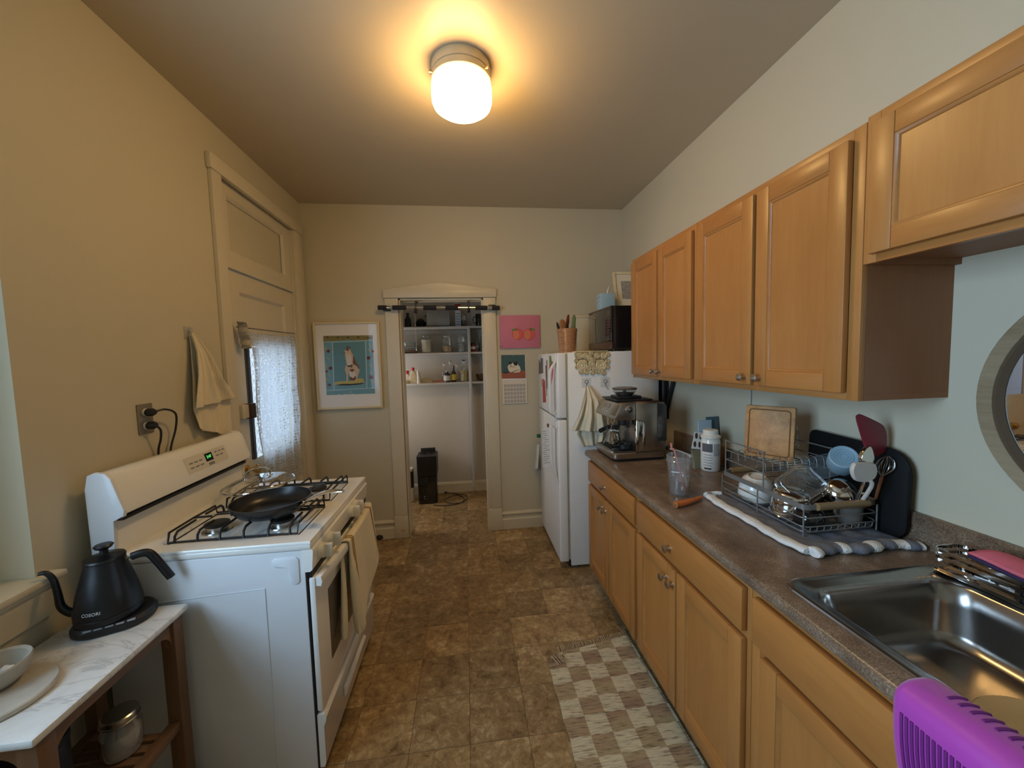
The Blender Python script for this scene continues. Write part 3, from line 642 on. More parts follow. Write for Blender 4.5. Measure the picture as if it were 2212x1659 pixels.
hpth = smooth_path([h0+kd*.014, h0+kd*.040+Vector((0,0,.004)), h0+kd*.058+Vector((0,0,-.004)), h0+kd*.075+Vector((0,0,-.035)), h0+kd*.098+Vector((0,0,-.085)), h0+kd*.104+Vector((0,0,-.098))], 5)
hm = MB(); rr = []
for i, p in enumerate(hpth):
    t = (hpth[min(i+1, len(hpth)-1)]-hpth[max(i-1, 0)]).normalized(); q = t.cross(kp).normalized(); wv, wq = .0105, .0125
    rr.append([p + kp*(wv*math.cos(k*PI/6)) + q*(wq*math.sin(k*PI/6)) for k in range(12)])
part(hm.rings(rr), 'handle', KB, kt, smooth=50)
# controls along the base front and lettering on the body
fd = -kp if kp.y > 0 else kp
KEY = mat('key_print', srgb(150, 152, 156), .5)
for i in range(5):
    c = Vector((KX, KY, 0)) + kd*(-.030+.024*i) + fd*(.0735 if 0 < i < 4 else .0715)
    part(MB().rings([[c + kd*a_ + Vector((0,0,zb+.0255)) + fd*(-.001+b2*.002) for a_, b2 in ((-.009,1),(.009,1),(.009,-3),(-.009,-3))], [c + kd*a_ + Vector((0,0,zb+.0285)) + fd*(-.002+b2*.002) for a_, b2 in ((-.009,1),(.009,1),(.009,-3),(-.009,-3))]]), 'key', KEY, kt)
ta = math.radians(-70) ; tn = Vector((math.cos(math.radians(-80)), math.sin(math.radians(-112)), 0))
LETTER = mat('letter_white', srgb(214, 214, 214), .5)
lm = text_mb('COSORI', .0125, Matrix.Identity(4), .0002)
for v_ in lm.bm.verts:
    an = math.radians(-80) + v_.co.x/.0785; zz = zb+.076 + v_.co.y; rad = .0783 - (v_.co.y+.006)*.22 + .0006 + v_.co.z
    v_.co = Vector((KX + rad*math.cos(an), KY + rad*math.sin(an), zz))
part(lm, 'lettering', LETTER, kt, smooth=0)

# ---- stone trivet, stone bowl and its white pieces
STONE = mat('grey_marble', srgb(182, 176, 164), .4, var=.22, vscale=14)
solo(MB().lathe([(.102, MZ+.0005), (.105, MZ+.004), (.105, MZ+.013), (.102, MZ+.016), (0, MZ+.016)], (-1.168, 1.020, 0), 44), 'stone_trivet', STONE, 'round grey marble trivet lying on the marble table', 'trivet', (-1.168, 1.020, MZ))
BWX, BWY, BZ = -1.200, 1.050, MZ+.0165
solo(MB().lathe([(.034, BZ), (.040, BZ+.003), (.060, BZ+.024), (.067, BZ+.056), (.065, BZ+.060), (.058, BZ+.056), (.050, BZ+.026), (.034, BZ+.009), (0, BZ+.008)], (BWX, BWY, 0), 36), 'stone_bowl', STONE, 'small pale marble bowl standing on the grey trivet', 'bowl', (BWX, BWY, BZ))
CLOVE = mat('white_lump', srgb(228, 222, 218), .6, var=.04)
for i, (dx, dy, dz, s) in enumerate(((.012, -.006, .024, 1.0), (-.016, .014, .022, 1.05), (.004, .024, .024, .9), (-.012, -.020, .020, .95), (.024, .016, .030, .8))):
    m = MB(); bmesh.ops.create_icosphere(m.bm, subdivisions=2, radius=.014*s)
    for v_ in m.bm.verts: v_.co = Vector((v_.co.x*1.1, v_.co.y*.8, v_.co.z*.9))*(1+.12*math.sin(v_.co.x*260+i)*math.cos(v_.co.y*210+i*2))
    m.xf(Matrix.Translation((BWX+dx, BWY+dy, BZ+dz)) @ Matrix.Rotation(i*1.3, 4, 'Z'))
    solo(m, 'white_lump', CLOVE, 'white lump heaped with others in the small marble bowl', 'food', (BWX+dx, BWY+dy, BZ+dz-.012), 'white lumps in the marble bowl', smooth=60)
# ---- things kept under the table
JX, JY = -1.09, 1.235; jz = LZ-.0055
jar = thing('glass_jar', 'glass jar with a lid on the shelf under marble table', 'jar', (JX, JY, jz))
part(MB().lathe([(.040, jz), (.046, jz+.006), (.048, jz+.02), (.048, jz+.085), (.040, jz+.100), (.040, jz+.112)], (JX, JY, 0), 28, cap1=False), 'jar_glass', GLASSB, jar)
part(MB().lathe([(.042, jz+.003), (.045, jz+.010), (.045, jz+.070), (0, jz+.071)], (JX, JY, 0), 24), 'contents', mat('jar_powder', srgb(186, 180, 172), .9), jar)
part(MB().lathe([(.043, jz+.1125), (.044, jz+.116), (.044, jz+.126), (.040, jz+.129), (0, jz+.129)], (JX, JY, 0), 28), 'lid', STEEL, jar)
part(MB().tube([(JX+.045*math.cos(i*PI/12), JY+.045*math.sin(i*PI/12), jz+.110) for i in range(24)], .0022, 6, True), 'wire_bail', STEEL, jar)
cn = thing('black_canister', 'tall black canister on the shelf under marble table', 'canister', (-1.150, 1.065, jz))
part(MB().lathe([(.060, jz), (.064, jz+.005), (.064, jz+.185), (.060, jz+.191)], (-1.150, 1.065, 0), 28), 'canister_body', BLACK, cn)
part(MB().lathe([(.062, jz+.1915), (.066, jz+.195), (.066, jz+.214), (.058, jz+.219), (0, jz+.220)], (-1.150, 1.065, 0), 28), 'lid', BLACK, cn)
# dark shoe-like scrap by the back wall
fs = U(822, 1166, 'z', .02)
solo(MB().lathe([(.0, .003), (.026, .004), (.034, .014), (.030, .030), (.016, .040), (0, .042)], (fs.x-.02, fs.y+.06, 0), 18), 'door_stop', BLACK, 'black rounded door stop on floor by the pantry casing', 'door stop', (fs.x-.02, fs.y+.06, .003))
# ================================================================== BACK WALL
def decal(mb, pts, axis, val, h, conv=None):
    """thin printed shape traced on a plane; h lifts it a fraction of a millimetre off the sheet below"""
    P = []
    for p in pts:
        q = U(p[0], p[1], axis, val); P.append(q)
    i = 'xyz'.index(axis)
    lo = [Vector(q) for q in P]; hi = [Vector(q) for q in P]
    for q in lo: q[i] = val
    for q in hi: q[i] = val + h
    mb.rings([lo, hi]); return mb
def crop(ox, oy, s): return lambda pts: [(ox+x/s, oy+y/s) for x, y in pts]
def ell(cx, cy, rx, ry, n=20, rot=0):
    return [(cx+rx*math.cos(2*PI*i/n)*math.cos(rot)-ry*math.sin(2*PI*i/n)*math.sin(rot), cy+rx*math.cos(2*PI*i/n)*math.sin(rot)+ry*math.sin(2*PI*i/n)*math.cos(rot)) for i in range(n)]
# ---- framed animal print
fx0, fx1, fz0, fz1 = -1.240, -.712, 1.156, 1.882
fr = thing('framed_print', 'pale wood frame with a print of a standing kangaroo on blue', 'picture', (-.975, YB, fz0))
FW = .016
for a in ((fx0, fx0+FW, fz0, fz1), (fx1-FW, fx1, fz0, fz1), (fx0+FW, fx1-FW, fz0, fz0+FW), (fx0+FW, fx1-FW, fz1-FW, fz1)):
    part(box(a[0], a[1], YB-.032, YB-.001, a[2], a[3], .002), 'frame_bar', PALEW, fr)
part(box(fx0+FW, fx1-FW, YB-.020, YB-.004, fz0+FW, fz1-FW), 'mat_board', WHITE, fr)
yp = YB-.0205; c8 = crop(660, 670, 7.215)
mats = [flat('print_blue', 112, 158, 172), flat('print_olive', 132, 124, 74), flat('print_pale_line', 176, 204, 212), flat('print_fur', 206, 182, 156), flat('print_brown', 124, 82, 66), flat('print_straw', 186, 172, 104), flat('print_red', 128, 62, 66), flat('print_dark', 52, 46, 44), flat('print_white', 216, 206, 196), flat('print_teal', 96, 142, 152)]
pm = MB()
def D(mi, pts, layer): pm.mi = mi; decal(pm, c8(pts), 'y', yp, -.0003*layer)
D(0, [(275,400),(1045,390),(1085,1300),(330,1325)], 1)
D(9, [(425,510),(930,490),(950,1100),(445,1130)], 2)
D(1, [(275,400),(1045,390),(1046,440),(960,468),(880,470),(780,470),(700,472),(640,458),(560,480),(430,482),(278,490)], 2)
for k in range(9): D(7, [(300+80*k, 420+10*(k % 3)), (350+80*k, 412+14*(k % 2)), (372+80*k, 440), (345+80*k, 432)], 3)
for q in ([(412,500),(426,500),(452,1240),(438,1240)], [(928,488),(942,488),(964,1220),(950,1220)], [(332,1248),(1084,1205),(1084,1216),(332,1260)], [(282,492),(640,486),(1044,462),(1044,472),(640,496),(282,503)]): D(2, q, 3)
D(5, [(440,1130),(520,1108),(640,1105),(760,1095),(830,1060),(905,1065),(915,1120),(860,1150),(740,1170),(560,1170),(460,1165)], 3)
D(7, [(470,1165),(560,1150),(700,1150),(930,1130),(860,1156),(700,1172),(560,1172)], 4)
D(4, [(815,860),(840,930),(830,1010),(800,1060),(760,1100),(700,1090),(690,1040),(770,900)], 4)
D(3, [(618,640),(655,600),(700,610),(712,650),(735,690),(760,750),(790,820),(835,880),(845,940),(820,1020),(805,1060),(800,1110),(780,1118),(788,1040),(770,960),(700,930),(668,960),(660,1110),(635,1112),(640,1010),(615,930),(622,880),(642,850),(625,760),(615,700)], 5)
D(8, [(640,690),(690,680),(715,740),(720,830),(690,880),(655,850),(640,770)], 6)
D(8, [(670,960),(720,935),(770,950),(785,1020),(740,1060),(690,1030)], 6)
D(4, [(742,700),(768,760),(800,830),(838,885),(838,930),(800,870),(765,850),(740,800)], 6)
D(3, [(596,655),(612,632),(640,620),(700,618),(708,650),(668,666),(612,668)], 6)
D(4, [(640,560),(652,552),(668,580),(668,625),(645,622)], 7); D(4, [(690,556),(700,575),(694,605),(678,600)], 7); D(4, [(630,625),(665,612),(690,622),(660,636)], 7)
D(7, ell(604,658,10,8), 8); D(7, [(648,860),(690,862),(720,850),(705,885),(660,884)], 7); D(4, [(690,925),(740,915),(770,935),(730,965),(700,950)], 7)
D(7, [(722,840),(735,850),(720,910),(712,900)], 7); D(7, [(736,795),(748,800),(765,850),(752,850)], 7)
for x, y, r_ in ((355,638,30),(985,745,32),(390,905,32),(1030,1045,34),(375,1165,26),(330,955,20),(1045,640,22)): D(6, ell(x, y, r_, r_*.9, 9), 3); D(7, ell(x, y, r_*.35, r_*.3, 8), 4)
for x, y in ((315,600),(350,750),(318,860),(365,1010),(1000,630),(1010,860),(1020,980),(1050,1120),(1005,560),(345,1080)): D(5, ell(x, y, 9, 34, 8, .35*((x*7) % 5-2)), 4)
for x, y in ((700,1275),(520,1312),(620,1308),(670,1308),(730,1306)): D(8, ell(x, y, 10, 8, 8), 3)
part(pm, 'print', mats, fr, label='blue print of a kangaroo with a joey', smooth=0)
part(box(fx0+FW, fx1-FW, YB-.0275, YB-.0265, fz0+FW, fz1-FW), 'glazing', glass('picture_glass', (1,1,1), .012), fr)

# ---- pull-up bar across the doorway head
pb = thing('pull_up_bar', 'black and chrome pull-up bar across the pantry doorway', 'exercise bar', (-.2, YB-.06, 1.98))
a = Vector((-.705, YB-.062, 1.992)); e_ = Vector((.305, YB-.062, 1.978))
FOAM = mat('black_foam', (.016, .016, .017), .8, bump=.3, bscale=300)
part(MB().tube([a, e_], .0125, 16), 'tube', CHROME, pb)
for t0, t1 in ((0, .068), (.115, .225), (.365, .470), (.545, .650), (.795, .895), (.935, 1.0)):
    part(MB().tube([a.lerp(e_, t0), a.lerp(e_, t1)], .019, 18), 'foam_grip', FOAM, pb)
for x in (-.40, .04):
    part(MB().tube([(x, YB-.062, 1.99), (x, YB-.062, 2.035), (x, YB+.06, 2.047)], .009, 8).tube([(x, YB-.075, 1.945), (x, YB-.062, 1.97), (x, YB-.062, 1.99)], .014, 10), 'hanger', BLACK, pb)
for x in (-.640, .240): part(box(x-.03, x+.03, YB-.0425, YB-.0245, 1.965, 2.010, .004), 'pad', BLACK, pb)

# ---- pink canvas with two peaches
cv = thing('pink_canvas', 'pink canvas painting of two peaches beside the doorway', 'painting', (.48, YB, 1.63))
PINK = mat('pink_paint', srgb(206, 122, 142), .7, var=.08, vscale=8, bump=.2, bscale=300, bdist=.0006)
part(box(.303, .660, YB-.020, YB-.001, 1.632, 1.918, .002), 'canvas', PINK, cv)
yc = YB-.0203; c7 = crop(1060, 660, 7.217)
pm = MB(); mats = [flat('peach_red', 214, 96, 88), flat('peach_orange', 222, 128, 98), flat('leaf_green', 108, 142, 74), flat('peach_line', 150, 60, 62), flat('paint_mark', 70, 36, 46)]
def D2(mi, pts, l): pm.mi = mi; decal(pm, c7(pts), 'y', yc, -.0003*l)
D2(3, ell(425,450,93,90,28), 1); D2(0, ell(425,450,90,87,28), 2); D2(1, ell(395,455,50,74,24), 3); D2(3, ell(600,450,93,92,28), 3); D2(0, ell(600,450,90,89,28), 4); D2(1, ell(570,455,52,76,24), 5)
D2(2, ell(365,378,40,17,14,-.1), 4); D2(2, ell(660,372,38,19,14,.15), 6); D2(4, [(618,352),(630,348),(628,388),(616,384)], 6); D2(4, [(392,360),(404,358),(410,386),(398,386)], 5)
for x in (150, 183): D2(4, ell(x, 638, 11, 5, 8), 1)
part(pm, 'painted_peaches', mats, cv, smooth=0, kind='stuff')

# ---- wall calendar
ca = thing('wall_calendar', 'wall calendar with a painted black and white cat', 'calendar', (.42, YB, 1.14))
yk = YB-.004
part(box(.314, .528, YB-.004, YB-.001, 1.352, 1.568), 'picture_page', WHITE, ca)
part(MB().prism([(YB-.0045, 1.350), (YB-.001, 1.350), (YB-.010, 1.142), (YB-.0135, 1.142)], 'x', .314, .534), 'date_page', mat('calendar_paper', srgb(222, 212, 194), .8, var=.01), ca)
pm = MB(); mats = [flat('cal_teal', 66, 96, 96), flat('cal_table', 158, 92, 66), flat('cat_cream', 224, 212, 186), flat('cat_black', 38, 38, 40), flat('mug_blue', 58, 84, 94), flat('cal_pin', 190, 190, 180)]
def D3(mi, pts, l): pm.mi = mi; decal(pm, c7(pts), 'y', YB-.0042, -.0003*l)
D3(0, [(162,772),(532,768),(540,1020),(168,1045)], 1); D3(1, [(168,1045),(540,1012),(545,1135),(172,1140)], 2)
D3(3, [(268,935),(286,880),(290,862),(306,885),(345,880),(392,882),(415,860),(416,905),(470,1008),(380,1040),(300,1010)], 3)
D3(2, [(264,960),(280,920),(330,905),(345,885),(360,915),(420,915),(455,955),(468,1010),(450,1040),(370,1048),(300,1035),(278,1010)], 4)
D3(3, [(358,905),(410,905),(414,935),(370,936)], 5); D3(3, [(296,920),(322,922),(316,934),(298,934)], 5); D3(3, [(312,940),(322,940),(317,950)], 6); D3(3, [(290,958),(330,950),(372,958),(372,963),(330,956),(292,963)], 6); D3(3, [(330,1040),(400,1008),(448,1004),(448,1010),(402,1015),(340,1046)], 6)
D3(4, [(205,985),(270,985),(262,1040),(215,1042)], 5); D3(3, [(180,1040),(285,1035),(270,1056),(200,1058)], 4); D3(5, ell(346,782,6,4,8), 2)
part(pm, 'cat_picture', mats, ca, label='painting of a cat with a mug on a table', smooth=0)
g = MB()
def cp_(u, v): z = 1.342 - v*.196; f = (1.350-z)/.208; return Vector((.326+u*.196, YB-.0046-.009*f, z))
def rect(u0, u1, v0, v1):
    q = [cp_(u0, v0), cp_(u1, v0), cp_(u1, v1), cp_(u0, v1)]; g.rings([q, [p+Vector((0,-.0003,0)) for p in q]])
rect(.02, .13, .03, .05); rect(.87, .98, .03, .05)
for r_ in range(5):
    for k in range(7): rect(.01+k*.142, .01+k*.142+.125, .14+.175*r_, .14+.175*r_+.145)
part(g, 'date_grid', flat('date_grey', 176, 170, 160), ca, kind='stuff')

# ================================================================== PANTRY
# ---- black bin stack, dispenser, cord
def rbox(mb, cx, cy, hw, hh, r, zs):
    """stack of rounded rectangles; zs = [(z, grow)]"""
    mb.rings([rrect(cx, cy, hw+g_, hh+g_, r, z, 5) for z, g_ in zs]); return mb
sb = thing('paper_shredder', 'black two-part shredder bin on the pantry floor', 'shredder', (-.45, 4.2, 0))
part(rbox(MB(), -.455, 4.205, .100, .115, .02, [(.002, -.006), (.006, 0), (.300, .002), (.303, -.004)]), 'lower_bin', BLACKG, sb)
part(rbox(MB(), -.455, 4.205, .103, .118, .015, [(.304, -.004), (.310, 0), (.520, .002)]).rings([rrect(-.455, 4.205, .105, .120, .016, .520, 5), rrect(-.455, 4.205, .096, .111, .012, .521, 5), rrect(-.455, 4.205, .092, .107, .012, .46, 5)], False, True), 'upper_bin', BLACK, sb)
part(box(-.535, -.375, 4.300, 4.318, .500, .563, .003), 'back_flap', BLACK, sb)
for x, r_ in ((-.50, .035), (-.45, .045)): part(MB().tube([(x+r_*math.cos(i*PI/10), 4.21, .505+r_*math.sin(i*PI/10)) for i in range(11)], .004, 6), 'coiled_cable', BLACK, sb)
for z in (.085, .060): part(MB().lathe([(.006, 0), (.006, .002), (.003, .003)], (-.49, 4.0895, z), 10, (0,-1,0)), 'badge', GREYINK, sb)
ds = thing('food_dispenser', 'white and smoky plastic dispenser at pantry jamb', 'dispenser', (-.66, 4.2, 0))
part(MB().lathe([(.052, .001), (.056, .006), (.058, .150), (.054, .156)], (-.668, 4.22, 0), 28), 'base', CERAM, ds)
part(MB().lathe([(.053, .1565), (.055, .160), (.055, .335), (.052, .338)], (-.668, 4.22, 0), 28), 'tank', mat('smoky_plastic', srgb(70, 68, 64), .2, var=.08), ds)
part(MB().lathe([(.056, .3385), (.058, .344), (.058, .362), (.052, .370), (0, .371)], (-.668, 4.22, 0), 28), 'lid', CERAM, ds)
w_ = [U(x, y, 'z', .006) for x, y in ((936, 1091), (960, 1092), (985, 1089), (1000, 1083), (1003, 1077), (995, 1071), (985, 1069), (970, 1074), (962, 1081), (967, 1087), (985, 1089), (1003, 1084), (1010, 1077), (1004, 1070), (992, 1068), (975, 1065), (966, 1064))]
for i, q in enumerate(w_): q.z = .006 + (.007 if 9 <= i <= 13 else 0)
pc = thing('power_cord', 'black power cord coiled on the pantry floor', 'cord', tuple(w_[8]))
part(MB().tube(smooth_path(w_, 6), .0035, 7), 'cable', BLACK, pc)
part(MB().tube([w_[-1], w_[-1]+Vector((-.03, .002, .004))], [.009, .011], 8), 'plug', BLACK, pc)

# ---- things on the pantry shelves
c5 = lambda x, y: (840+x/6.383, 640+y/6.383)
def sp(x, zi, dy=.10):
    """foot of a thing on pantry shelf zi seen at crop column x"""
    q = U(c5(x, 0)[0], {0: 705, 1: 762, 2: 826}[zi], 'y', SY+dy); return q.x, SY+dy, SZ[zi]+.0225
def canning_jar(x, z_, r, h, fill, fcol, label, dy=.11, name='storage_jar', base=None):
    X, Y, Z = sp(x, z_, dy); Z = base or Z
    t = thing(name, label, 'jar', (X, Y, Z))
    part(MB().lathe([(r*.85, Z), (r, Z+.008), (r, Z+h*.66), (r*.80, Z+h*.86), (r*.80, Z+h*.90)], (X, Y, 0), 26, cap1=False), 'jar_glass', GLASSB, t)
    if fill: part(MB().lathe([(r*.8, Z+.003), (r*.95, Z+.010), (r*.95, Z+h*fill*.95), (r*.5, Z+h*fill), (0, Z+h*fill)], (X, Y, 0), 22), 'contents', fcol, t)
    part(MB().lathe([(r*.84, Z+h*.901), (r*.88, Z+h*.92), (r*.88, Z+h*.97), (r*.7, Z+h), (0, Z+h)], (X, Y, 0), 26), 'lid', GLASSB, t)
    part(MB().tube([(X+r*.87*math.cos(i*PI/10), Y+r*.87*math.sin(i*PI/10), Z+h*.90) for i in range(20)], .0025, 6, True), 'wire_clip', STEEL, t)
    return t
FLOUR = mat('flour', srgb(226, 218, 202), .95, var=.02); OATS = mat('oats', srgb(176, 148, 108), .95, var=.25, vscale=120, bump=.6, bscale=200, bdist=.004)
canning_jar(522, 1, .058, .190, .78, FLOUR, 'large clip jar filled with white flour on pantry shelf')
canning_jar(808, 1, .056, .190, .40, OATS, 'clip jar partly filled with oats on pantry shelf')
DRK = mat('dark_beans', srgb(70, 60, 54), .9, var=.3, vscale=80)
canning_jar(1000, 1, .044, .100, .0, DRK, 'low empty glass jar under a stacked jar on pantry shelf')
q = sp(1000, 1, .11); canning_jar(1000, 1, .044, .085, .0, DRK, 'small empty glass jar stacked on another jar', base=q[2]+.101)
# glass food boxes, stacked
def food_box(x, z_, w_x, h, label, base=None, fill=None, dy=.11):
    X, Y, Z = sp(x, z_, dy); Z = base or Z; t = thing('food_box', label, 'container', (X, Y, Z))
    part(MB().rings([rrect(X, Y, w_x*.9, .055, .02, Z), rrect(X, Y, w_x, .065, .022, Z+h)], True, False), 'glass_tray', GLASSB, t)
    if fill: part(MB().rings([rrect(X, Y, w_x*.88, .053, .02, Z+.003), rrect(X, Y, w_x*.92, .058, .02, Z+h*.7)]), 'contents', fill, t)
    part(MB().rings([rrect(X, Y, w_x+.004, .069, .024, Z+h+.0005), rrect(X, Y, w_x+.004, .069, .024, Z+h+.010)]), 'lid', flat('food_lid', 128, 150, 158), t); return Z+h+.0105
zt_ = food_box(302, 1, .076, .058, 'glass food box with blue lid and brown contents', fill=flat('brown_food', 96, 66, 52))
food_box(302, 1, .062, .045, 'empty glass food box stacked on the fuller one', base=zt_)
# spice tin, bottle and book right of the upright
X, Y, Z = sp(1150, 1, .09); X += .012; t = thing('spice_tin', 'small red and white tin right of pantry upright', 'tin', (X, Y, Z))
part(MB().lathe([(.026, Z), (.028, Z+.004), (.028, Z+.085)], (X, Y, 0), 20), 'tin_body', flat('tin_red', 130, 46, 44), t); part(MB().lathe([(.0284, Z+.030), (.0284, Z+.060)], (X, Y, 0), 20, cap0=False, cap1=False), 'label_band', WHITE, t); part(MB().lathe([(.027, Z+.0855), (.027, Z+.095), (0, Z+.095)], (X, Y, 0), 20), 'lid', BLACK, t)
X, Y, Z = sp(1218, 1, .10); t = thing('glass_bottle', 'tall clear glass bottle right of pantry upright', 'bottle', (X, Y, Z))
part(MB().lathe([(.030, Z), (.034, Z+.006), (.034, Z+.085), (.012, Z+.135), (.010, Z+.165), (.0, Z+.166)], (X, Y, 0), 20), 'bottle_glass', GLASSB, t); part(MB().lathe([(.029, Z+.003), (.032, Z+.008), (.032, Z+.045), (0, Z+.045)], (X, Y, 0), 18), 'contents', flat('sauce', 90, 44, 30), t)
X, Y, Z = sp(1292, 1, .10); solo(box(X-.012, X+.014, Y-.06, Y+.09, Z, Z+.175, .003), 'cook_book', flat('book_cover', 150, 146, 138), 'grey book standing at right end of pantry shelf', 'book', (X, Y, Z))
# low shelf: flour bags, packets, bottles
KRAFT = mat('kraft_paper', srgb(196, 180, 150), .85, var=.12, vscale=30, bump=.6, bscale=40, bdist=.006)
def bag(x, w_x, h, label, col, tie=None, dy=.10, zi=2, lean=0, name='paper_bag'):
    X, Y, Z = sp(x, zi, dy); t = thing(name, label, 'bag', (X, Y, Z)); R_ = []
    for k in range(9):
        f = k/8; s = (1-.25*f-.45*max(0, f-.65)/.35); R_.append([(X+lean*f*f+p[0]*(1+.05*math.sin(k*2+i)), Y+p[1]*(1-.55*f), Z+h*f) for i, p in enumerate(rrect(0, 0, w_x*s, .038, .014, 0, 3))])
    part(MB().rings(R_), 'bag_body', col, t, smooth=50)
    if tie:
        part(MB().lathe([(.010, 0), (.016, .008), (.014, .024), (.020, .040), (.004, .046)], (X+lean, Y, Z+h*.93), 10, (lean*4, 0, 1)), 'tied_top', tie, t)
    return t
REDT = flat('red_tie', 176, 44, 46); WBAG = mat('white_bag', srgb(206, 200, 190), .7, var=.1, bump=.5, bscale=50, bdist=.005)
bag(262, .044, .100, 'small white paper bag with a red clip on low shelf', WBAG, REDT, dy=.13)
bag(340, .044, .135, 'brown paper flour bag with red twisted top', KRAFT, REDT, dy=.08)
bag(418, .020, .150, 'narrow white bag leaning beside the flour bag', WBAG, None, dy=.035, lean=-.008)
bag(520, .070, .055, 'crumpled flat brown bag lying on low shelf', KRAFT, None, dy=.10)
X, Y, Z = sp(690, 2, .08); solo(MB().rings([rrect(X, Y, .070, .05, .01, Z), rrect(X, Y, .068, .048, .012, Z+.010), rrect(X+.01, Y, .050, .035, .012, Z+.022)]), 'flat_packet', flat('packet_orange', 168, 108, 84), 'flat orange packet lying beside the sauce bottles', 'packet', (X, Y, Z))
X, Y, Z = sp(236, 2, .055); solo(MB().lathe([(.028, Z), (.032, Z+.004), (.032, Z+.026), (.027, Z+.032), (0, Z+.033)], (X, Y, 0), 20), 'butter_tub', flat('tub_cream', 206, 190, 150), 'small cream tub at left end of low shelf', 'tub', (X, Y, Z))
def bottle(x, r, h, body, cap, label, lab=None, fill=None, dy=.10, neck=.36):
    X, Y, Z = sp(x, 2, dy); t = thing('sauce_bottle' if not fill else 'oil_bottle', label, 'bottle', (X, Y, Z)); b0 = h*(1-neck)
    part(MB().lathe([(r*.9, Z), (r, Z+.005), (r, Z+b0*.86), (r*.75, Z+b0), (r*.38, Z+b0+h*neck*.35), (r*.36, Z+h*.93)], (X, Y, 0), 22), 'bottle_body', body, t)
    part(MB().lathe([(r*.42, Z+h*.9305), (r*.44, Z+h*.94), (r*.44, Z+h), (0, Z+h)], (X, Y, 0), 16), 'cap', cap, t)
    if lab: part(MB().lathe([(r+.0008, Z+b0*.20), (r+.0008, Z+b0*.78)], (X, Y, 0), 22, cap0=False, cap1=False), 'label', lab, t)
    if fill: part(MB().lathe([(r*.85, Z+.004), (r*.96, Z+.008), (r*.96, Z+b0*.80), (0, Z+b0*.80)], (X, Y, 0), 20), 'oil', fill, t)
SOY = mat('dark_soy', (.02, .012, .010), .1, var=.1, coat=.3); REDC = flat('red_cap', 170, 38, 30); CORK = flat('cork_cap', 176, 160, 122)
YL = flat('yellow_label', 188, 168, 60); WL = flat('pale_label', 196, 190, 186)
bottle(806, .038, .125, SOY, flat('white_cap', 200, 200, 196), 'squat dark bottle with a white label on low shelf', WL, dy=.05, neck=.25)
bottle(898, .028, .180, SOY, REDC, 'dark sauce bottle with yellow label and red cap', YL, dy=.055, neck=.40)
bottle(770, .030, .215, GLASSB, CORK, 'tall empty glass bottle with cork cap at back', None, dy=.17, neck=.5)
bottle(852, .026, .235, GLASSB, CORK, 'tallest empty glass bottle with pale cap at back', None, dy=.18, neck=.5)
bottle(940, .028, .200, GLASSB, flat('grey_cap', 150, 148, 142), 'clear glass bottle with grey cap behind yellow-label bottle', WL, dy=.15, neck=.4)
bottle(1035, .044, .240, GLASSB, flat('dark_cap', 66, 66, 62), 'large bottle of yellow oil beside the upright', None, mat('cooking_oil', srgb(168, 140, 40), .1, var=.05), dy=.09, neck=.35)
X, Y, Z = sp(1295, 2, .12); t = thing('wooden_bowl', 'dark wooden bowl with a spoon at right of low shelf', 'bowl', (X, Y, Z))
part(MB().lathe([(.034, Z), (.045, Z+.006), (.072, Z+.045), (.078, Z+.075), (.073, Z+.075), (.066, Z+.045), (.04, Z+.014), (0, Z+.012)], (X, Y, 0), 28), 'bowl_body', flat('bowl_brown', 92, 66, 46, rough=.4), t)
part(MB().tube([(X-.01, Y, Z+.03), (X-.06, Y-.01, Z+.11)], [.004, .007], 8), 'spoon', STEEL, t)
# top shelf, in the dark
X, Y, Z = sp(265, 0, .09); t = thing('black_bottle', 'black bottle standing on the top pantry shelf', 'bottle', (X, Y, Z))
part(MB().lathe([(.030, Z), (.033, Z+.005), (.033, Z+.085), (.016, Z+.115), (.014, Z+.135), (0, Z+.136)], (X, Y, 0), 18), 'bottle_body', BLACK, t); part(MB().lathe([(.017, Z+.1365), (.017, Z+.155), (0, Z+.155)], (X, Y, 0), 14), 'cap', BLACK, t)
X, Y, Z = sp(440, 0, .14); m = MB(); bmesh.ops.create_icosphere(m.bm, subdivisions=3, radius=1)
for v_ in m.bm.verts: c = v_.co.copy(); s = 1+.22*math.sin(c.x*7+1)*math.cos(c.y*6)+.15*math.sin(c.z*9); v_.co = Vector((X+c.x*.050*s, Y+c.y*.07*s, Z+max(0, .040+c.z*.050*s)))
solo(m, 'black_bag', mat('black_nylon', (.014, .014, .016), .6), 'crumpled black bag on the top pantry shelf', 'bag', (X, Y, Z), smooth=60)
X, Y, Z = sp(690, 0, .11); t = thing('toaster', 'grey toaster with rounded top on the top pantry shelf', 'toaster', (X, Y, Z))
part(MB().prism([(X-.125, Z+.010), (X+.125, Z+.010), (X+.122, Z+.14)] + arc((X+.095, Z+.145), .027, 0, 90, 5) + arc((X-.095, Z+.145), .027, 90, 180, 5) + [(X-.122, Z+.14)], 'y', Y-.07, Y+.07, .006), 'toaster_body', mat('toaster_grey', srgb(156, 158, 160), .3, .3), t)
part(box(X-.12, X+.12, Y-.065, Y+.065, Z, Z+.0095), 'foot_plate', BLACK, t); part(box(X-.145, X-.126, Y-.012, Y+.012, Z+.115, Z+.130, .003), 'lever', BLACK, t); part(box(X-.09, X+.09, Y-.012, Y+.012, Z+.1721, Z+.1735), 'bread_slot', BLACK, t)
X, Y, Z = sp(958, 0, .08); t = thing('carton', 'tall narrow carton with blue and white panel on top shelf', 'box', (X, Y, Z))
part(box(X-.030, X+.030, Y-.02, Y+.05, Z, Z+.255, .001), 'carton_body', flat('carton_white', 196, 200, 206), t)
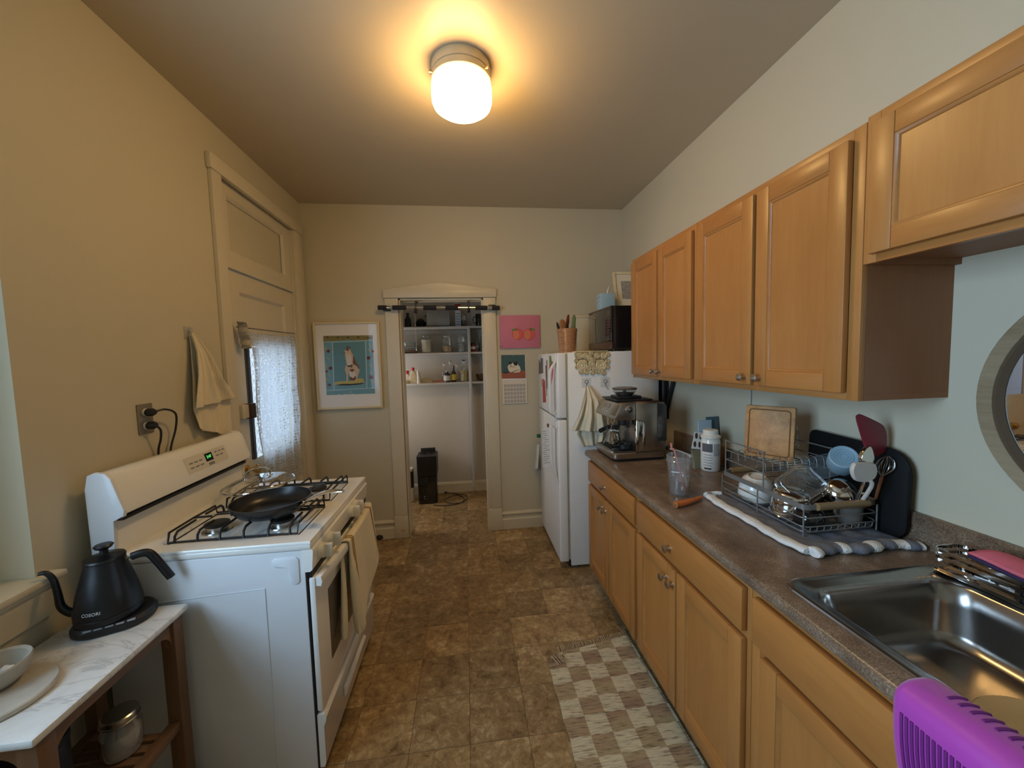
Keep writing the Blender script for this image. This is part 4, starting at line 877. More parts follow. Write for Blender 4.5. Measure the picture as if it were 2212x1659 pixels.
part(box(X-.0303, X+.0303, Y-.0205, Y-.0202, Z+.175, Z+.245), 'red_panel', flat('carton_red', 150, 44, 40), t)
for k in range(5): part(box(X-.024, X+.022, Y-.0206, Y-.0202, Z+.020+.028*k, Z+.032+.028*k), 'print_block', flat('carton_blue', 112, 134, 168), t)
X, Y, Z = sp(1035, 0, .10); canning_jar(1035, 0, .034, .14, .5, DRK, 'jar of dark grains beside the carton on top shelf')
X, Y, Z = sp(1245, 0, .09); t = thing('black_mug', 'dark tall mug at right end of top shelf', 'mug', (X, Y, Z))
part(MB().lathe([(.034, Z), (.038, Z+.004), (.038, Z+.135), (.034, Z+.135), (.033, Z+.01), (0, Z+.009)], (X, Y, 0), 22), 'mug_body', BLACKG, t); part(MB().tube([(X-.037, Y, Z+.105), (X-.060, Y, Z+.10), (X-.066, Y, Z+.07), (X-.058, Y, Z+.04), (X-.037, Y, Z+.035)], .005, 8), 'handle', BLACKG, t)
X, Y, Z = sp(405, 0, .06)
pcn = thing('light_pull', 'thin pale light pull hanging in front of the pantry shelves', 'cord', (X, SY-.10, 2.49))
qx = U(c5(372, 0)[0], 720, 'y', SY-.10).x
part(MB().tube([(qx-.002, SY-.10, 2.499), (qx, SY-.10, 1.67)], .0016, 6), 'string', COTTON, pcn); part(MB().lathe([(.003, 0), (.006, .004), (.006, .022), (.002, .026)], (qx, SY-.10, 1.645), 8), 'pull', COTTON, pcn)
# ================================================================== FRIDGE AND WHAT IS ON IT
FY0, FY1, FX0, FXD, FX1, FT = 2.606, 3.305, .632, .712, 1.385, 1.575
fg = thing('refrigerator', 'white top-freezer refrigerator with two curved handles', 'refrigerator', (1.05, 2.95, 0))
part(box(FXD, FX1, FY0, FY1, .025, FT, .006), 'cabinet', FRIDGE, fg)
part(box(FX1+.0005, FX1+.020, FY0+.02, FY1-.02, .10, FT-.04), 'back_panel', BLACK, fg)
part(box(.695, FXD+.02, FY0+.01, FY1-.01, .02, .06), 'toe_grille', BLACK, fg)
for y in (FY0+.05, FY1-.05):
    for x in (.78, 1.33): part(MB().lathe([(.016, 0), (.016, .0245)], (x, y, 0), 10), 'foot', BLACK, fg)
part(box(.700, .7115, FY0+.012, FY1-.012, .07, FT-.01), 'door_gasket', mat('gasket', srgb(176, 166, 140), .7), fg)
ZS = 1.103
doors = {}
for nm, z0, z1 in (('freezer_door', ZS+.006, FT-.002), ('fridge_door', .055, ZS-.006)):
    d = part(MB().box(FX0, .6995, FY0+.002, FY1-.002, z0, z1, .012, 3), nm, FRIDGE, fg); doors[nm] = d
part(MB().lathe([(.012, FT), (.012, FT+.006), (0, FT+.007)], (.70, FY1-.05, 0), 12), 'hinge_cap', FRIDGE, fg)
HY = FY0+.028
def fhandle(zt, zm0, zm1, zb, d):
    P = smooth_path([(FX0-.001, HY, zt), (FX0-.006, HY, zt-.05), (FX0-.044, HY, zm0), (FX0-.047, HY, (zm0+zm1)/2), (FX0-.044, HY, zm1), (FX0-.006, HY, zb+.04), (FX0-.001, HY, zb)], 6)
    part(MB().rings([[(p.x+.007, p.y-.018, p.z), (p.x-.003, p.y-.020, p.z), (p.x-.010, p.y-.006, p.z), (p.x-.010, p.y+.006, p.z), (p.x-.003, p.y+.018, p.z), (p.x+.007, p.y+.016, p.z)] for p in P]), 'handle', FRIDGE, d, smooth=60)
fhandle(1.565, 1.44, 1.15, 1.115, doors['freezer_door']); fhandle(1.090, 1.06, .80, .60, doors['fridge_door'])
# ---- paper and magnets on the doors (plane x = FX0)
XF = FX0-.0004
def sheet(pts, th, name, m, label, cat, extra=None):
    P = [U(px, py, 'x', XF) for px, py in pts]; t = thing(name, label, cat, tuple(sum(P, Vector())/len(P)))
    part(MB().rings([P, [p - Vector((th, 0, 0)) for p in P]]), 'sheet', m, t, smooth=0)
    return t
PHO = mat('photo_print', srgb(96, 90, 92), .4, var=.7, vscale=60)
c6 = crop(1155, 760, 11.85)
t = sheet(c6([(105,200),(210,155),(218,545),(105,570)]), .0006, 'photo_print', PHO, 'dark photograph held on the freezer door', 'photo')
q = U(*c6([(158,190)])[0], 'x', XF); part(MB().box(q.x-.010, q.x-.0007, q.y-.012, q.y+.012, q.z-.025, q.z+.025, .004), 'clip_magnet', flat('clip_grey', 176, 182, 186), t)
STRIP = mat('strip_print', srgb(120, 100, 92), .5, var=.6, vscale=50)
t = sheet(c6([(268,225),(322,215),(328,1120),(300,1140)]), .0006, 'photo_strip', STRIP, 'narrow strip of tiny photographs on freezer door', 'photo')
q = U(*c6([(292,265)])[0], 'x', XF); part(MB().box(q.x-.006, q.x-.0007, q.y-.014, q.y+.010, q.z-.026, q.z+.022, .002), 'black_and_white_magnet', WHITE, t)
PKP = mat('pink_pattern', srgb(206, 84, 116), .6, var=.35, vscale=90)
t = sheet(c6([(385,250),(490,255),(470,560),(425,850),(362,790),(372,560)]), .003, 'pink_magnet', PKP, 'pink figured magnet with a green top on freezer door', 'magnet')
part(MB().rings([[U(x, y, 'x', XF) - Vector((.0031+h, 0, 0)) for x, y in c6([(392,100),(415,100),(440,240),(468,300),(440,380),(405,330),(388,240)])] for h in (0, .002)]), 'green_top', flat('magnet_green', 110, 134, 66), t)
RED = mat('red_pattern', srgb(172, 60, 46), .6, var=.3, vscale=70)
t = sheet(c6([(180,710),(215,690),(262,740),(290,1290),(220,1300),(210,900)]), .003, 'red_bookmark', RED, 'long red tag with a folded top on freezer door', 'magnet')
part(MB().rings([[U(x, y, 'x', XF) - Vector((.0031+h, 0, 0)) for x, y in c6([(178,730),(212,700),(232,760),(205,890),(185,800)])] for h in (0, .002)]), 'folded_top', flat('tag_pale', 196, 150, 136), t)
sheet(c6([(320,950),(352,930),(380,1160),(318,1150)]), .002, 'white_magnet', WHITE, 'small pale magnet right of the red tag', 'magnet')
PAPER = [(1169, 927), (1192, 924), (1193, 1007), (1171, 1010)]
t = sheet(PAPER, .0006, 'printed_list', WHITE, 'white printed sheet hanging on the fridge door', 'paper')
ln = MB()
a0, a1, a2, a3 = [U(px, py, 'x', XF-.0007) for px, py in PAPER]
for k in range(16):
    f = .06+.055*k; w0, w1 = (.12, .5) if k in (0, 1, 3, 6, 10) else (.22, .80-.1*(k % 3))
    l0, l1 = a0.lerp(a3, f), a1.lerp(a2, f); d0, d1 = a0.lerp(a3, f+.014), a1.lerp(a2, f+.014)
    qd = [l0.lerp(l1, w0), l0.lerp(l1, w1), d0.lerp(d1, w1), d0.lerp(d1, w0)]; ln.rings([qd, [p - Vector((.0003, 0, 0)) for p in qd]])
part(ln, 'text_lines', GREYINK, t, smooth=0, kind='stuff')
q = U(1185, 919, 'x', XF); part(MB().box(q.x-.012, q.x-.0008, q.y-.014, q.y+.014, q.z-.012, q.z+.014, .004), 'red_brown_clip', flat('clip_brown', 130, 66, 48), t)
q = U(1164, 938, 'x', XF); solo(MB().lathe([(.014, 0), (.017, .006), (.015, .030), (0, .033)], (XF, FY1-.03, q.z), 14, (-1,0,0)), 'green_magnet', flat('magnet_dark_green', 30, 96, 60), 'round dark green magnet at far edge of fridge door', 'magnet', (XF, FY1-.03, q.z))
def rag(u, v): return (FX0-.022-.020*v-.010*math.sin(u*9), FY1-.07+.11*u*(.3+.9*v)-.03*v, .78-.20*v-.05*u*v)
solo(MB().grid(rag, 16, 16), 'paper_towel', mat('tissue_white', srgb(214, 214, 216), .8, bump=.6, bscale=60, bdist=.006), 'crumpled white paper towel behind the printed sheet', 'paper towel', (FX0-.01, FY1-.03, .6), solid=.002)

# ---- fridge side: crochet runner, hooks, towel
SYF = FY0-.0005
HOOKP = glass('hook_plastic', (.98, .98, .98), .02, .2, .12)
cro = thing('crochet_runner', 'cream crochet runner of rosettes hanging over the fridge edge', 'doily', (.88, FY0, 1.40))
CRO = mat('crochet_cotton', srgb(230, 214, 174), .95, var=.1, vscale=60, bump=.8, bscale=220, bdist=.003)
part(box(.757, 1.003, FY0-.006, FY0+.06, FT+.0005, FT+.006, .003), 'top_fold', CRO, cro)
c0 = crop(1130, 580, 3.769)
ros = [(480,790,44),(632,790,44),(540,730,24),(600,712,24),(655,712,26),(508,712,24),(462,712,26),(430,750,18),(435,800,18),(468,840,22),(510,846,20),(560,848,20),(605,840,20),(650,848,22),(680,800,20),(684,755,18),(686,700,18),(430,695,18),(558,775,26),(580,815,22),(536,810,20),(555,690,18),(610,760,16),(506,760,14),(572,745,16)]
for x, y, r_ in ros:
    (px, py), = c0([(x, y)]); q = U(px, py, 'y', FY0); R_ = r_*.00089
    m = MB()
    m.rings([[(q.x+rr*math.cos(a*PI/10)*(1+.03*math.cos(a*PI)), SYF-.001-h, min(q.z, FT-.008)+rr*math.sin(a*PI/10)*(1+.03*math.cos(a*PI))) for a in range(20)] for rr, h in ((R_, 0), (R_, .006), (R_*.84, .011), (R_*.70, .003), (R_*.54, .012), (R_*.36, .004), (R_*.2, .012))])
    part(m, 'rosette', CRO, cro, smooth=50)
m = MB().prism([(.762, FT), (.765, 1.47), (.80, 1.44), (.86, 1.45), (.90, 1.44), (.96, 1.45), (.995, 1.48), (.998, FT)], 'y', SYF-.0008, SYF-.0003); part(m, 'backing_net', flat('net_gap_shade', 168, 146, 104), cro)  # net colour darkened to paint shade into the gaps between rosettes
for x, lab in ((.841, 'clear adhesive hook holding the towel on fridge side'), (.980, 'clear adhesive hook with a twist of wire, empty')):
    t = thing('adhesive_hook', lab, 'hook', (x, FY0, 1.36))
    part(box(x-.034, x+.034, SYF-.0016, SYF-.0003, 1.322, 1.392, .0005), 'clear_plate', HOOKP, t)
    part(MB().tube([(x+.012*math.cos(i*PI/8), SYF-.0035, 1.365+.012*math.sin(i*PI/8)) for i in range(16)], .0018, 6, True), 'ring', STEEL, t)
    part(MB().tube(smooth_path([(x, SYF-.0035, 1.352), (x, SYF-.006, 1.335), (x+.002, SYF-.016, 1.322), (x+.008, SYF-.018, 1.330)] if x < .9 else [(x, SYF-.0035, 1.352), (x, SYF-.006, 1.335), (x+.010, SYF-.008, 1.315), (x+.022, SYF-.008, 1.305)], 4), .0018, 6), 'hook_wire', STEEL, t)
FS = lambda e, z, off: (e, SYF-off, z)
CR2 = mat('cream_waffle', srgb(224, 214, 188), .92, var=.04, vscale=30, bump=.5, bscale=260, sheen=.2)
tw = thing('hanging_towel', 'cream cotton towel hanging on the side of the fridge', 'towel', (.84, FY0-.03, .95))
part(hang([(1.335, 1.335, .830, .856, .020), (1.24, 1.24, .800, .905, .050), (1.13, 1.12, .755, .935, .065), (1.035, 1.01, .706, .958, .062)], FS, 2.2, .016, 1.0), 'front_layer', CR2, tw, solid=.003)
part(hang([(1.325, 1.325, .834, .852, .014), (1.15, 1.14, .775, .925, .032), (1.00, .98, .755, .945, .034), (.905, .925, .800, .930, .034)], FS, 1.8, .010, 2.2), 'back_layer', CR2, tw, solid=.003)

# ---- on top of the fridge
CZ = FT+.0005
CXX, CYY = .792, 2.915
ck = thing('utensil_crock', 'ribbed tan stoneware crock standing on the fridge', 'crock', (CXX, CYY, CZ))
TAN = mat('tan_glaze', srgb(170, 122, 84), .22, var=.06, coat=.4)
prof = [(.060, CZ), (.063, CZ+.004), (.063, CZ+.018)]
for k in range(14): z = CZ+.020+k*.010; r_ = .064+.011*k/13; prof += [(r_, z), (r_+.0018, z+.003), (r_+.0018, z+.006), (r_, z+.009)]
prof += [(.078, CZ+.162), (.079, CZ+.180), (.076, CZ+.186), (.072, CZ+.184), (.068, CZ+.16), (.058, CZ+.01), (0, CZ+.009)]
part(MB().lathe(prof, (CXX, CYY, 0), 40), 'crock_body', TAN, ck)
BWOOD = flat('utensil_wood', 150, 98, 52, rough=.5)
def utensil(name, label, m, foot, tip, widths, th=.006, cat='utensil'):
    """flat tool from foot to tip; widths along the length"""
    A, B_ = Vector(foot), Vector(tip); ax = (B_-A).normalized(); s = Vector((1,0,0)) - ax*ax.x; s.normalize(); n = ax.cross(s); L_ = (B_-A).length; R_ = []
    for f, w in widths: c = A + ax*(L_*f); R_.append([c + s*(w*math.cos(k*PI/6)) + n*(th*.5*math.sin(k*PI/6)) for k in range(12)])
    return solo(MB().rings(R_), name, m, label, cat, tuple(A), smooth=50)
ub = CZ+.012
def tipz(px, py, y): q = U(px, py, 'y', y); return (q.x, y, q.z)
spoon_w = [(0,.006),(.5,.006),(.62,.008),(.72,.022),(.85,.028),(.95,.022),(1,.006)]
utensil('wooden_spoon', 'wooden spoon with a round bowl in the crock', BWOOD, (CXX+.002, CYY-.012, ub), tipz(1213, 690, CYY-.035), [(0,.006),(.55,.006),(.66,.012),(.78,.024),(.90,.026),(.97,.016),(1,.005)], .010)
utensil('dark_ladle', 'dark narrow spoon at left of the crock', flat('dark_wood', 52, 38, 30), (CXX-.022, CYY+.004, ub), tipz(1203, 696, CYY+.01), [(0,.005),(.6,.005),(.75,.012),(.9,.011),(1,.004)], .008)
utensil('black_spreader', 'short black tool in the middle of the crock', BLACK, (CXX+.010, CYY+.016, ub), tipz(1226, 697, CYY+.01), [(0,.005),(.7,.005),(.82,.009),(.94,.008),(1,.003)], .008)
utensil('red_spatula', 'dark red spatula blade leaning in the crock', flat('spatula_red', 118, 40, 32), (CXX-.02, CYY+.020, ub), tipz(1228, 679, CYY+.03), [(0,.005),(.55,.005),(.62,.010),(.8,.014),(.95,.010),(1,.003)], .006)
utensil('green_spatula', 'rounded sage green spatula standing in the crock', flat('sage_green', 112, 124, 82), (CXX+.028, CYY-.01, ub), tipz(1240, 680, CYY-.01), [(0,.008),(.5,.016),(.6,.017),(.9,.017),(.97,.012),(1,.004)], .012)
# leaning frames and the microwave
def leaning_frame(name, label, x0, x1, z0, z1, ybot, ytop, art=False):
    t = thing(name, label, 'picture', ((x0+x1)/2, ybot, z0)); L_ = math.hypot(z1-z0, ytop-ybot); ez = Vector((0, (ytop-ybot)/L_, (z1-z0)/L_)); ey = Vector((0, ez.z, -ez.y)); M = frame((x0, ybot, z0), (1,0,0), tuple(ey), tuple(ez)); W_ = x1-x0
    for a in ((0, .02, 0, L_), (W_-.02, W_, 0, L_), (.02, W_-.02, 0, .02), (.02, W_-.02, L_-.02, L_)): part(MB().box(a[0], a[1], -.022, 0, a[2], a[3], .002).xf(M), 'frame_bar', PALEW, t)
    part(MB().box(.02, W_-.02, -.012, -.004, .02, L_-.02).xf(M), 'mat_board', flat('mat_cream', 222, 212, 188), t)
    if art: part(MB().box(W_*.30, W_*.72, -.0125, -.0121, L_*.28, L_*.76).xf(M), 'print', mat('sketch_print', srgb(156, 148, 136), .8, var=.35, vscale=45), t)
leaning_frame('leaning_frame', 'large pale frame leaning behind the microwave', .955, 1.36, CZ, 1.905, 3.295, 3.345)
MX, MY0, MY1, MB0, MT = 1.052, 2.672, 3.175, CZ+.014, 1.905
mw = thing('microwave', 'black microwave oven with a glass door on the fridge', 'microwave', (1.2, 2.92, CZ))
for x in (MX+.04, 1.35):
    for y in (MY0+.04, MY1-.04): part(MB().lathe([(.014, CZ), (.014, MB0)], (x, y, 0), 10), 'foot', BLACK, mw)
part(box(MX+.018, 1.395, MY0, MY1, MB0+.0005, MT, .004), 'body', BLACKG, mw)
dp = part(box(MX, MX+.0175, MY0, MY1, MB0+.058, MT, .003), 'door', mat('dark_mirror', (.022, .019, .017), .05, var=.03, coat=.6), mw)
BRZ = mat('bronze_trim', srgb(118, 96, 80), .3, .7)
part(box(MX-.001, MX+.0175, MY0, MY1, MB0+.004, MB0+.0575, .003), 'lower_trim', BRZ, mw)
part(box(MX-.002, MX-.0002, MY0+.002, MY1-.002, MT-.010, MT-.001), 'top_trim', BRZ, dp)
pr = MB()
for r_ in range(9):
    for k in range(3): pr.box(MX-.0006, MX-.0002, MY0+.022+.022*k, MY0+.034+.022*k, MB0+.075+.021*r_, MB0+.082+.021*r_)
part(pr, 'button_marks', flat('button_grey', 110, 96, 92), dp, kind='stuff')
part(box(MX-.0006, MX-.0002, MY0+.020, MY0+.080, MT-.060, MT-.034), 'display', BLACKG, dp)
tq = (1.113, 2.93, MT+.0005)
tis = thing('tissue_box', 'pale blue cube tissue box on top of the microwave', 'tissue box', tq)
TBL = flat('tissue_blue', 158, 184, 198); x, y, z = tq
part(box(x-.055, x+.055, y-.055, y+.055, z, z+.122, .002), 'carton', TBL, tis)
pm_ = MB()
for k, (w0, h0) in enumerate(((.008, .011), (.007, .010), (.007, .011), (.008, .010))):
    yy = y+.026-.0175*k; pm_.tube([(x-.0555, yy+w0/2*math.cos(q*PI/4), z+.097+h0/2*math.sin(q*PI/4)) for q in range(7 if k % 2 else 6)], .0011, 5)
pm_.box(x-.0556, x-.0552, y-.018, y+.018, z+.081, z+.0825)
part(pm_, 'printed_marks', GREYINK, tis, smooth=0, kind='stuff')
for dy in (-.018, .018): part(MB().tube([(x-.0555, y+dy+.008*math.cos(i*PI/8), z+.060+.008*math.sin(i*PI/8)) for i in range(16)], .0018, 5, True), 'printed_ring', GREYINK, tis)
part(box(x-.0556, x-.0552, y-.007, y+.007, z+.050, z+.066), 'printed_square', WHITE, tis)
def tsf(u, v): return (x+.005+.030*(u-.5)*(1-.5*v)+.028*v*v, y+.02*math.sin(u*7)*(1-v)+.01*(u-.5)-.02*v, z+.1225+.070*v-.018*abs(u-.4)*v)
part(MB().grid(tsf, 12, 12), 'tissue', mat('tissue_cream', srgb(232, 222, 200), .9), tis, solid=.001)
leaning_frame('picture_on_microwave', 'pale framed sketch leaning on the wall above the microwave', 1.205, 1.415, MT+.0005, 2.215, 2.96, 3.03, True)
# ---- wall bracket in the gap beside the fridge
br = thing('wall_bracket', 'black metal angle bracket on wall between fridge and cabinet', 'bracket', (XR, 2.55, 1.15))
part(box(XR-.030, XR-.0005, 2.556, 2.580, 1.08, 1.385, .002), 'upright_bar', BLACK, br)
part(MB().prism([(2.556, 1.13), (2.556, 1.185), (2.475, 1.385), (2.445, 1.385)], 'x', XR-.025, XR-.006), 'diagonal_brace', BLACK, br)
# ================================================================== RIGHT SIDE: CABINETS
def knob(parent, x, y, z):
    return part(MB().lathe([(.008, 0), (.006, .004), (.0055, .014), (.012, .019), (.0155, .024), (.0150, .028), (.009, .031), (0, .032)], (x, y, z), 18, (-1,0,0)), 'knob', NICKEL, parent)
def shaker(cab, name, y0, y1, z0, z1, xf, ky=None, kz=None, th=.020, rail=.058):
    a, b_, c, e = y0+rail, y1-rail, z0+rail, z1-rail; w = .009
    d = part(box(xf+.011, xf+th-.002, a-.004, b_+.004, c-.004, e+.004), name, MAPLE, cab)
    for p0, p1 in ((y0, a), (b_, y1)): part(box(xf, xf+th, p0, p1, z0, z1, .003), 'stile', MAPLE, d)
    for p0, p1 in ((z0, c), (e, z1)): part(box(xf+.0004, xf+th-.0004, a+.0002, b_-.0002, p0, p1, .003), 'rail', MAPLEH, d)
    bd = MB()
    R0 = [(xf+.0025, a, c), (xf+.0025, b_, c), (xf+.0025, b_, e), (xf+.0025, a, e)]; R1 = [(xf+.0045, a+w*.5, c+w*.5), (xf+.0045, b_-w*.5, c+w*.5), (xf+.0045, b_-w*.5, e-w*.5), (xf+.0045, a+w*.5, e-w*.5)]; R2 = [(xf+.0111, a+w, c+w), (xf+.0111, b_-w, c+w), (xf+.0111, b_-w, e-w), (xf+.0111, a+w, e-w)]
    bd.rings([R0, R1, R2], False, False); part(bd, 'bead', MAPLEH, d)
    if ky is not None: knob(d, xf, ky, kz)
    return d
# ---- wall cabinets
XU = 1.126; UZ0, UZ1 = 1.394, 2.172
def wall_cab(label, y0, y1, z0, z1, doors, side=None):
    t = thing('wall_cabinet', label, 'cabinet', (1.28, (y0+y1)/2, z0), group='maple wall cabinets')
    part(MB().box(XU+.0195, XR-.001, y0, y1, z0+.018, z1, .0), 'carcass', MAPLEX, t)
    # face frame
    for a, b_ in ((y0, y0+.034), (y1-.034, y1)): part(box(XU, XU+.019, a, b_, z0, z1, .001), 'face_stile', MAPLE, t)
    for a, b_ in ((z0, z0+.034), (z1-.034, z1)): part(box(XU+.0003, XU+.019, y0+.0342, y1-.0342, a, b_, .001), 'face_rail', MAPLEH, t)
    part(box(XU+.0195, XR-.001, y0, y0+.014, z0, z0+.0178), 'bottom_lip', MAPLEX, t); part(box(XU+.0195, XR-.001, y1-.014, y1, z0, z0+.0178), 'bottom_lip', MAPLEX, t)
    for (a, b_, k) in doors: shaker(t, 'door', a, b_, z0+.022, z1-.030, XU-.0205, k, z0+.052)
    return t
wall_cab('maple wall cabinet beside the fridge with two narrow doors', 1.757, 2.470, UZ0, UZ1, ((1.772, 2.098, 2.070), (2.112, 2.450, 2.140)))
wall_cab('maple wall cabinet with two doors above the dish rack', .972, 1.755, UZ0, UZ1, ((1.005, 1.352, 1.322), (1.370, 1.735, 1.400)))
wall_cab('shorter maple wall cabinet above the sink', .10, .970, 1.783, UZ1+.010, ((.125, .515, .485), (.530, .945, .560)))
# ---- base cabinets
XB = .800; BZ1 = .8755
def base_cab(label, y0, y1, drawers, doors, zd=.70):
    t = thing('base_cabinet', label, 'cabinet', (1.1, (y0+y1)/2, 0), group='maple base cabinets')
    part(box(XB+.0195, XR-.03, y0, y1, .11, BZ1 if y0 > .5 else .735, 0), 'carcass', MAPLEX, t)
    part(box(XB+.075, XB+.09, y0, y1, 0, .1095), 'toe_kick', flat('toe_kick', 66, 52, 42), t)
    for a, b_ in ((y0, y0+.030), (y1-.030, y1)): part(box(XB, XB+.019, a, b_, .11, BZ1, .001), 'face_stile', MAPLE, t)
    for a, b_ in ((.11, .15), (.675, .735), (BZ1-.03, BZ1)): part(box(XB+.0003, XB+.019, y0+.0302, y1-.0302, a, b_, .001), 'face_rail', MAPLEH, t)
    for (a, b_, k) in drawers:
        d = part(box(XB-.0205, XB-.0005, a, b_, .722, .856, .004), 'drawer_front', MAPLEH, t)
        if k: knob(d, XB-.0205, k, .775)
    for (a, b_, k) in doors: shaker(t, 'door', a, b_, .135, .700, XB-.0205, k, .640)
    return t
base_cab('maple base cabinet beside the fridge with one drawer, two doors', 1.698, 2.420, ((1.712, 2.405, 2.100),), ((1.712, 2.052, 2.085), (2.060, 2.405, 2.145)))
base_cab('maple base cabinet under the dish rack with wide drawer', .968, 1.696, ((.985, 1.682, 1.380),), ((.985, 1.335, 1.358), (1.345, 1.682, 1.412)))
base_cab('maple sink base cabinet with plain false drawer front', .06, .966, ((.085, .945, None),), ((.085, .500, .47), (.510, .915, .540)))

# ---- countertop with a hole for the sink
def counter_mat():
    m, nt, b = _new('speckled_laminate'); b.inputs['Roughness'].default_value = .30
    co = _coords(nt); n1 = _noise(nt, co, 260, 3, .7); n2 = _noise(nt, co, 12, 4, .6)
    mx = nt.nodes.new('ShaderNodeMix'); mx.inputs[0].default_value = .35; nt.links.new(n1, mx.inputs[2]); nt.links.new(n2, mx.inputs[3])
    nt.links.new(_ramp(nt, mx.outputs[0], [(.34, srgb(70, 54, 44)), (.48, srgb(112, 92, 74)), (.56, srgb(132, 112, 92)), (.68, srgb(178, 164, 146))]), b.inputs['Base Color']); return m
LAM = counter_mat()
CT = .914; CY0, CY1 = .05, 2.457; SX0, SX1, SY0_, SY1_ = .850, 1.330, .165, .895
ctp = thing('countertop', 'speckled brown laminate countertop with rounded front edge', 'countertop', (1.1, 1.25, .876))
nose = [(.848, .8762), (.786, .8762), (.779, .880), (.776, .888), (.776, .900), (.780, .909), (.789, .9138), (.848, CT)]
m = MB().prism(nose, 'y', CY0, CY1).box(.848, 1.413, SY1_, CY1, .8762, CT).box(.848, 1.413, CY0, SY0_, .8762, CT).box(SX1, 1.413, SY0_, SY1_, .8762, CT)
part(m, 'slab', LAM, ctp, smooth=40)
part(MB().prism([(1.4132, .8762), (XR-.0005, .8762), (XR-.0005, 1.016), (1.418, 1.016), (1.4132, 1.011)], 'y', CY0, CY1), 'backsplash', LAM, ctp, smooth=40)
# ---- sink
sk = thing('kitchen_sink', 'stainless steel drop-in sink with rounded corners', 'sink', (1.09, .53, .72))
cx, cy = (SX0+SX1)/2, (SY0_+SY1_)/2; hw, hh = (SX1-SX0)/2, (SY1_-SY0_)/2
rg = [rrect(cx, cy, hw+.018, hh+.018, .045, CT+.0005, 8), rrect(cx, cy, hw+.016, hh+.016, .044, CT+.005, 8), rrect(cx, cy, hw+.006, hh+.006, .042, CT+.007, 8), rrect(cx, cy, hw-.004, hh-.004, .04, CT+.003, 8), rrect(cx, cy, hw-.018, hh-.018, .04, CT-.001, 8), rrect(cx, cy, hw-.028, hh-.028, .05, CT-.004, 8), rrect(cx, cy, hw-.036, hh-.036, .06, CT-.014, 8), rrect(cx, cy, hw-.042, hh-.042, .07, CT-.06, 8), rrect(cx, cy, hw-.048, hh-.048, .075, CT-.130, 8), rrect(cx, cy, hw-.056, hh-.056, .075, CT-.150, 8), rrect(cx, cy, hw-.075, hh-.075, .07, CT-.162, 8), rrect(cx, cy, hw-.11, hh-.11, .06, CT-.166, 8), rrect(cx, cy, .045, .045, .0449, CT-.168, 8)]
part(MB().rings(rg, False, True), 'basin', SINKM, sk, smooth=50)
part(MB().lathe([(.043, CT-.1675), (.045, CT-.164), (.036, CT-.163), (.030, CT-.1665), (0, CT-.1668)], (cx, cy, 0), 28), 'drain', CHROME, sk)
# pale round board lying in the sink
pq = U(2212, 1600, 'z', .775)
solo(MB().lathe([(.118, .7505), (.124, .754), (.124, .768), (.120, .772), (0, .772)], (1.118, .545, 0), 44), 'round_board', wood('pale_round_wood', srgb(196, 172, 122), srgb(214, 192, 144), 'x'), 'round pale wooden board lying in the sink', 'board', (1.118, .545, .7505))
# ---- sink caddy with a pink cloth
KY0, KY1, KX0, KX1 = .555, .890, 1.285, 1.372; kz = CT+.0075
cd = thing('sink_caddy', 'chrome sink caddy standing at the back of the sink', 'caddy', ((KX0+KX1)/2, .72, kz))
part(MB().box(KX0+.004, KX1-.004, KY0+.004, KY1-.004, kz, kz+.004, .001), 'tray', CHROME, cd)
for k in range(4):
    z = kz+.008+.018*k
    P = [Vector(p) for p in rrect((KX0+KX1)/2, (KY0+KY1)/2, (KX1-KX0)/2, (KY1-KY0)/2, .018, z, 4)]
    part(MB().rings([[p + Vector((0,0,-.0045)), p + Vector((0,0,.0045)), p*1 + ((Vector(((KX0+KX1)/2, (KY0+KY1)/2, z))-p).normalized()*.003) + Vector((0,0,.0045)), p*1 + ((Vector(((KX0+KX1)/2, (KY0+KY1)/2, z))-p).normalized()*.003) + Vector((0,0,-.0045))] for p in P+[P[0]]], False, False), 'band', CHROME, cd)
for y in (KY0+.03, (KY0+KY1)/2, KY1-.03):
    part(box(KX0+.0035, KX0+.006, y-.004, y+.004, kz+.004, kz+.066), 'strap', CHROME, cd); part(box(KX1-.006, KX1-.0035, y-.004, y+.004, kz+.004, kz+.066), 'strap', CHROME, cd)
solo(box(KX0+.012, KX1-.012, KY0+.06, KY0+.18, kz+.0045, kz+.038, .006), 'dark_sponge', mat('dark_scourer', (.02, .022, .03), .9, bump=.8, bscale=160, bdist=.004), 'dark scouring sponge inside the sink caddy', 'sponge', (1.33, .66, kz))
PKC = mat('pink_cloth', srgb(208, 104, 120), .9, var=.08, bump=.4, bscale=200)
NAV = mat('navy_edge', srgb(52, 42, 84), .9)
cl = thing('pink_cloth', 'folded pink cloth with dark blue edge on the sink caddy', 'cloth', (1.33, .70, kz+.05))
def clf(th): return lambda u, v: (KX0+.010+.085*u+.004*math.sin(v*9), .545+.275*v-.03*u*v, kz+.0735+.010*math.sin(u*PI)+.004*math.sin(v*7)+th)
part(MB().grid(clf(.004), 14, 20), 'cloth', PKC, cl, solid=.007)
part(MB().grid(lambda u, v: tuple(Vector(clf(.0)(u*.06, v)) - Vector((.003, 0, .004))), 3, 20), 'dark_edge', NAV, cl, solid=.006)
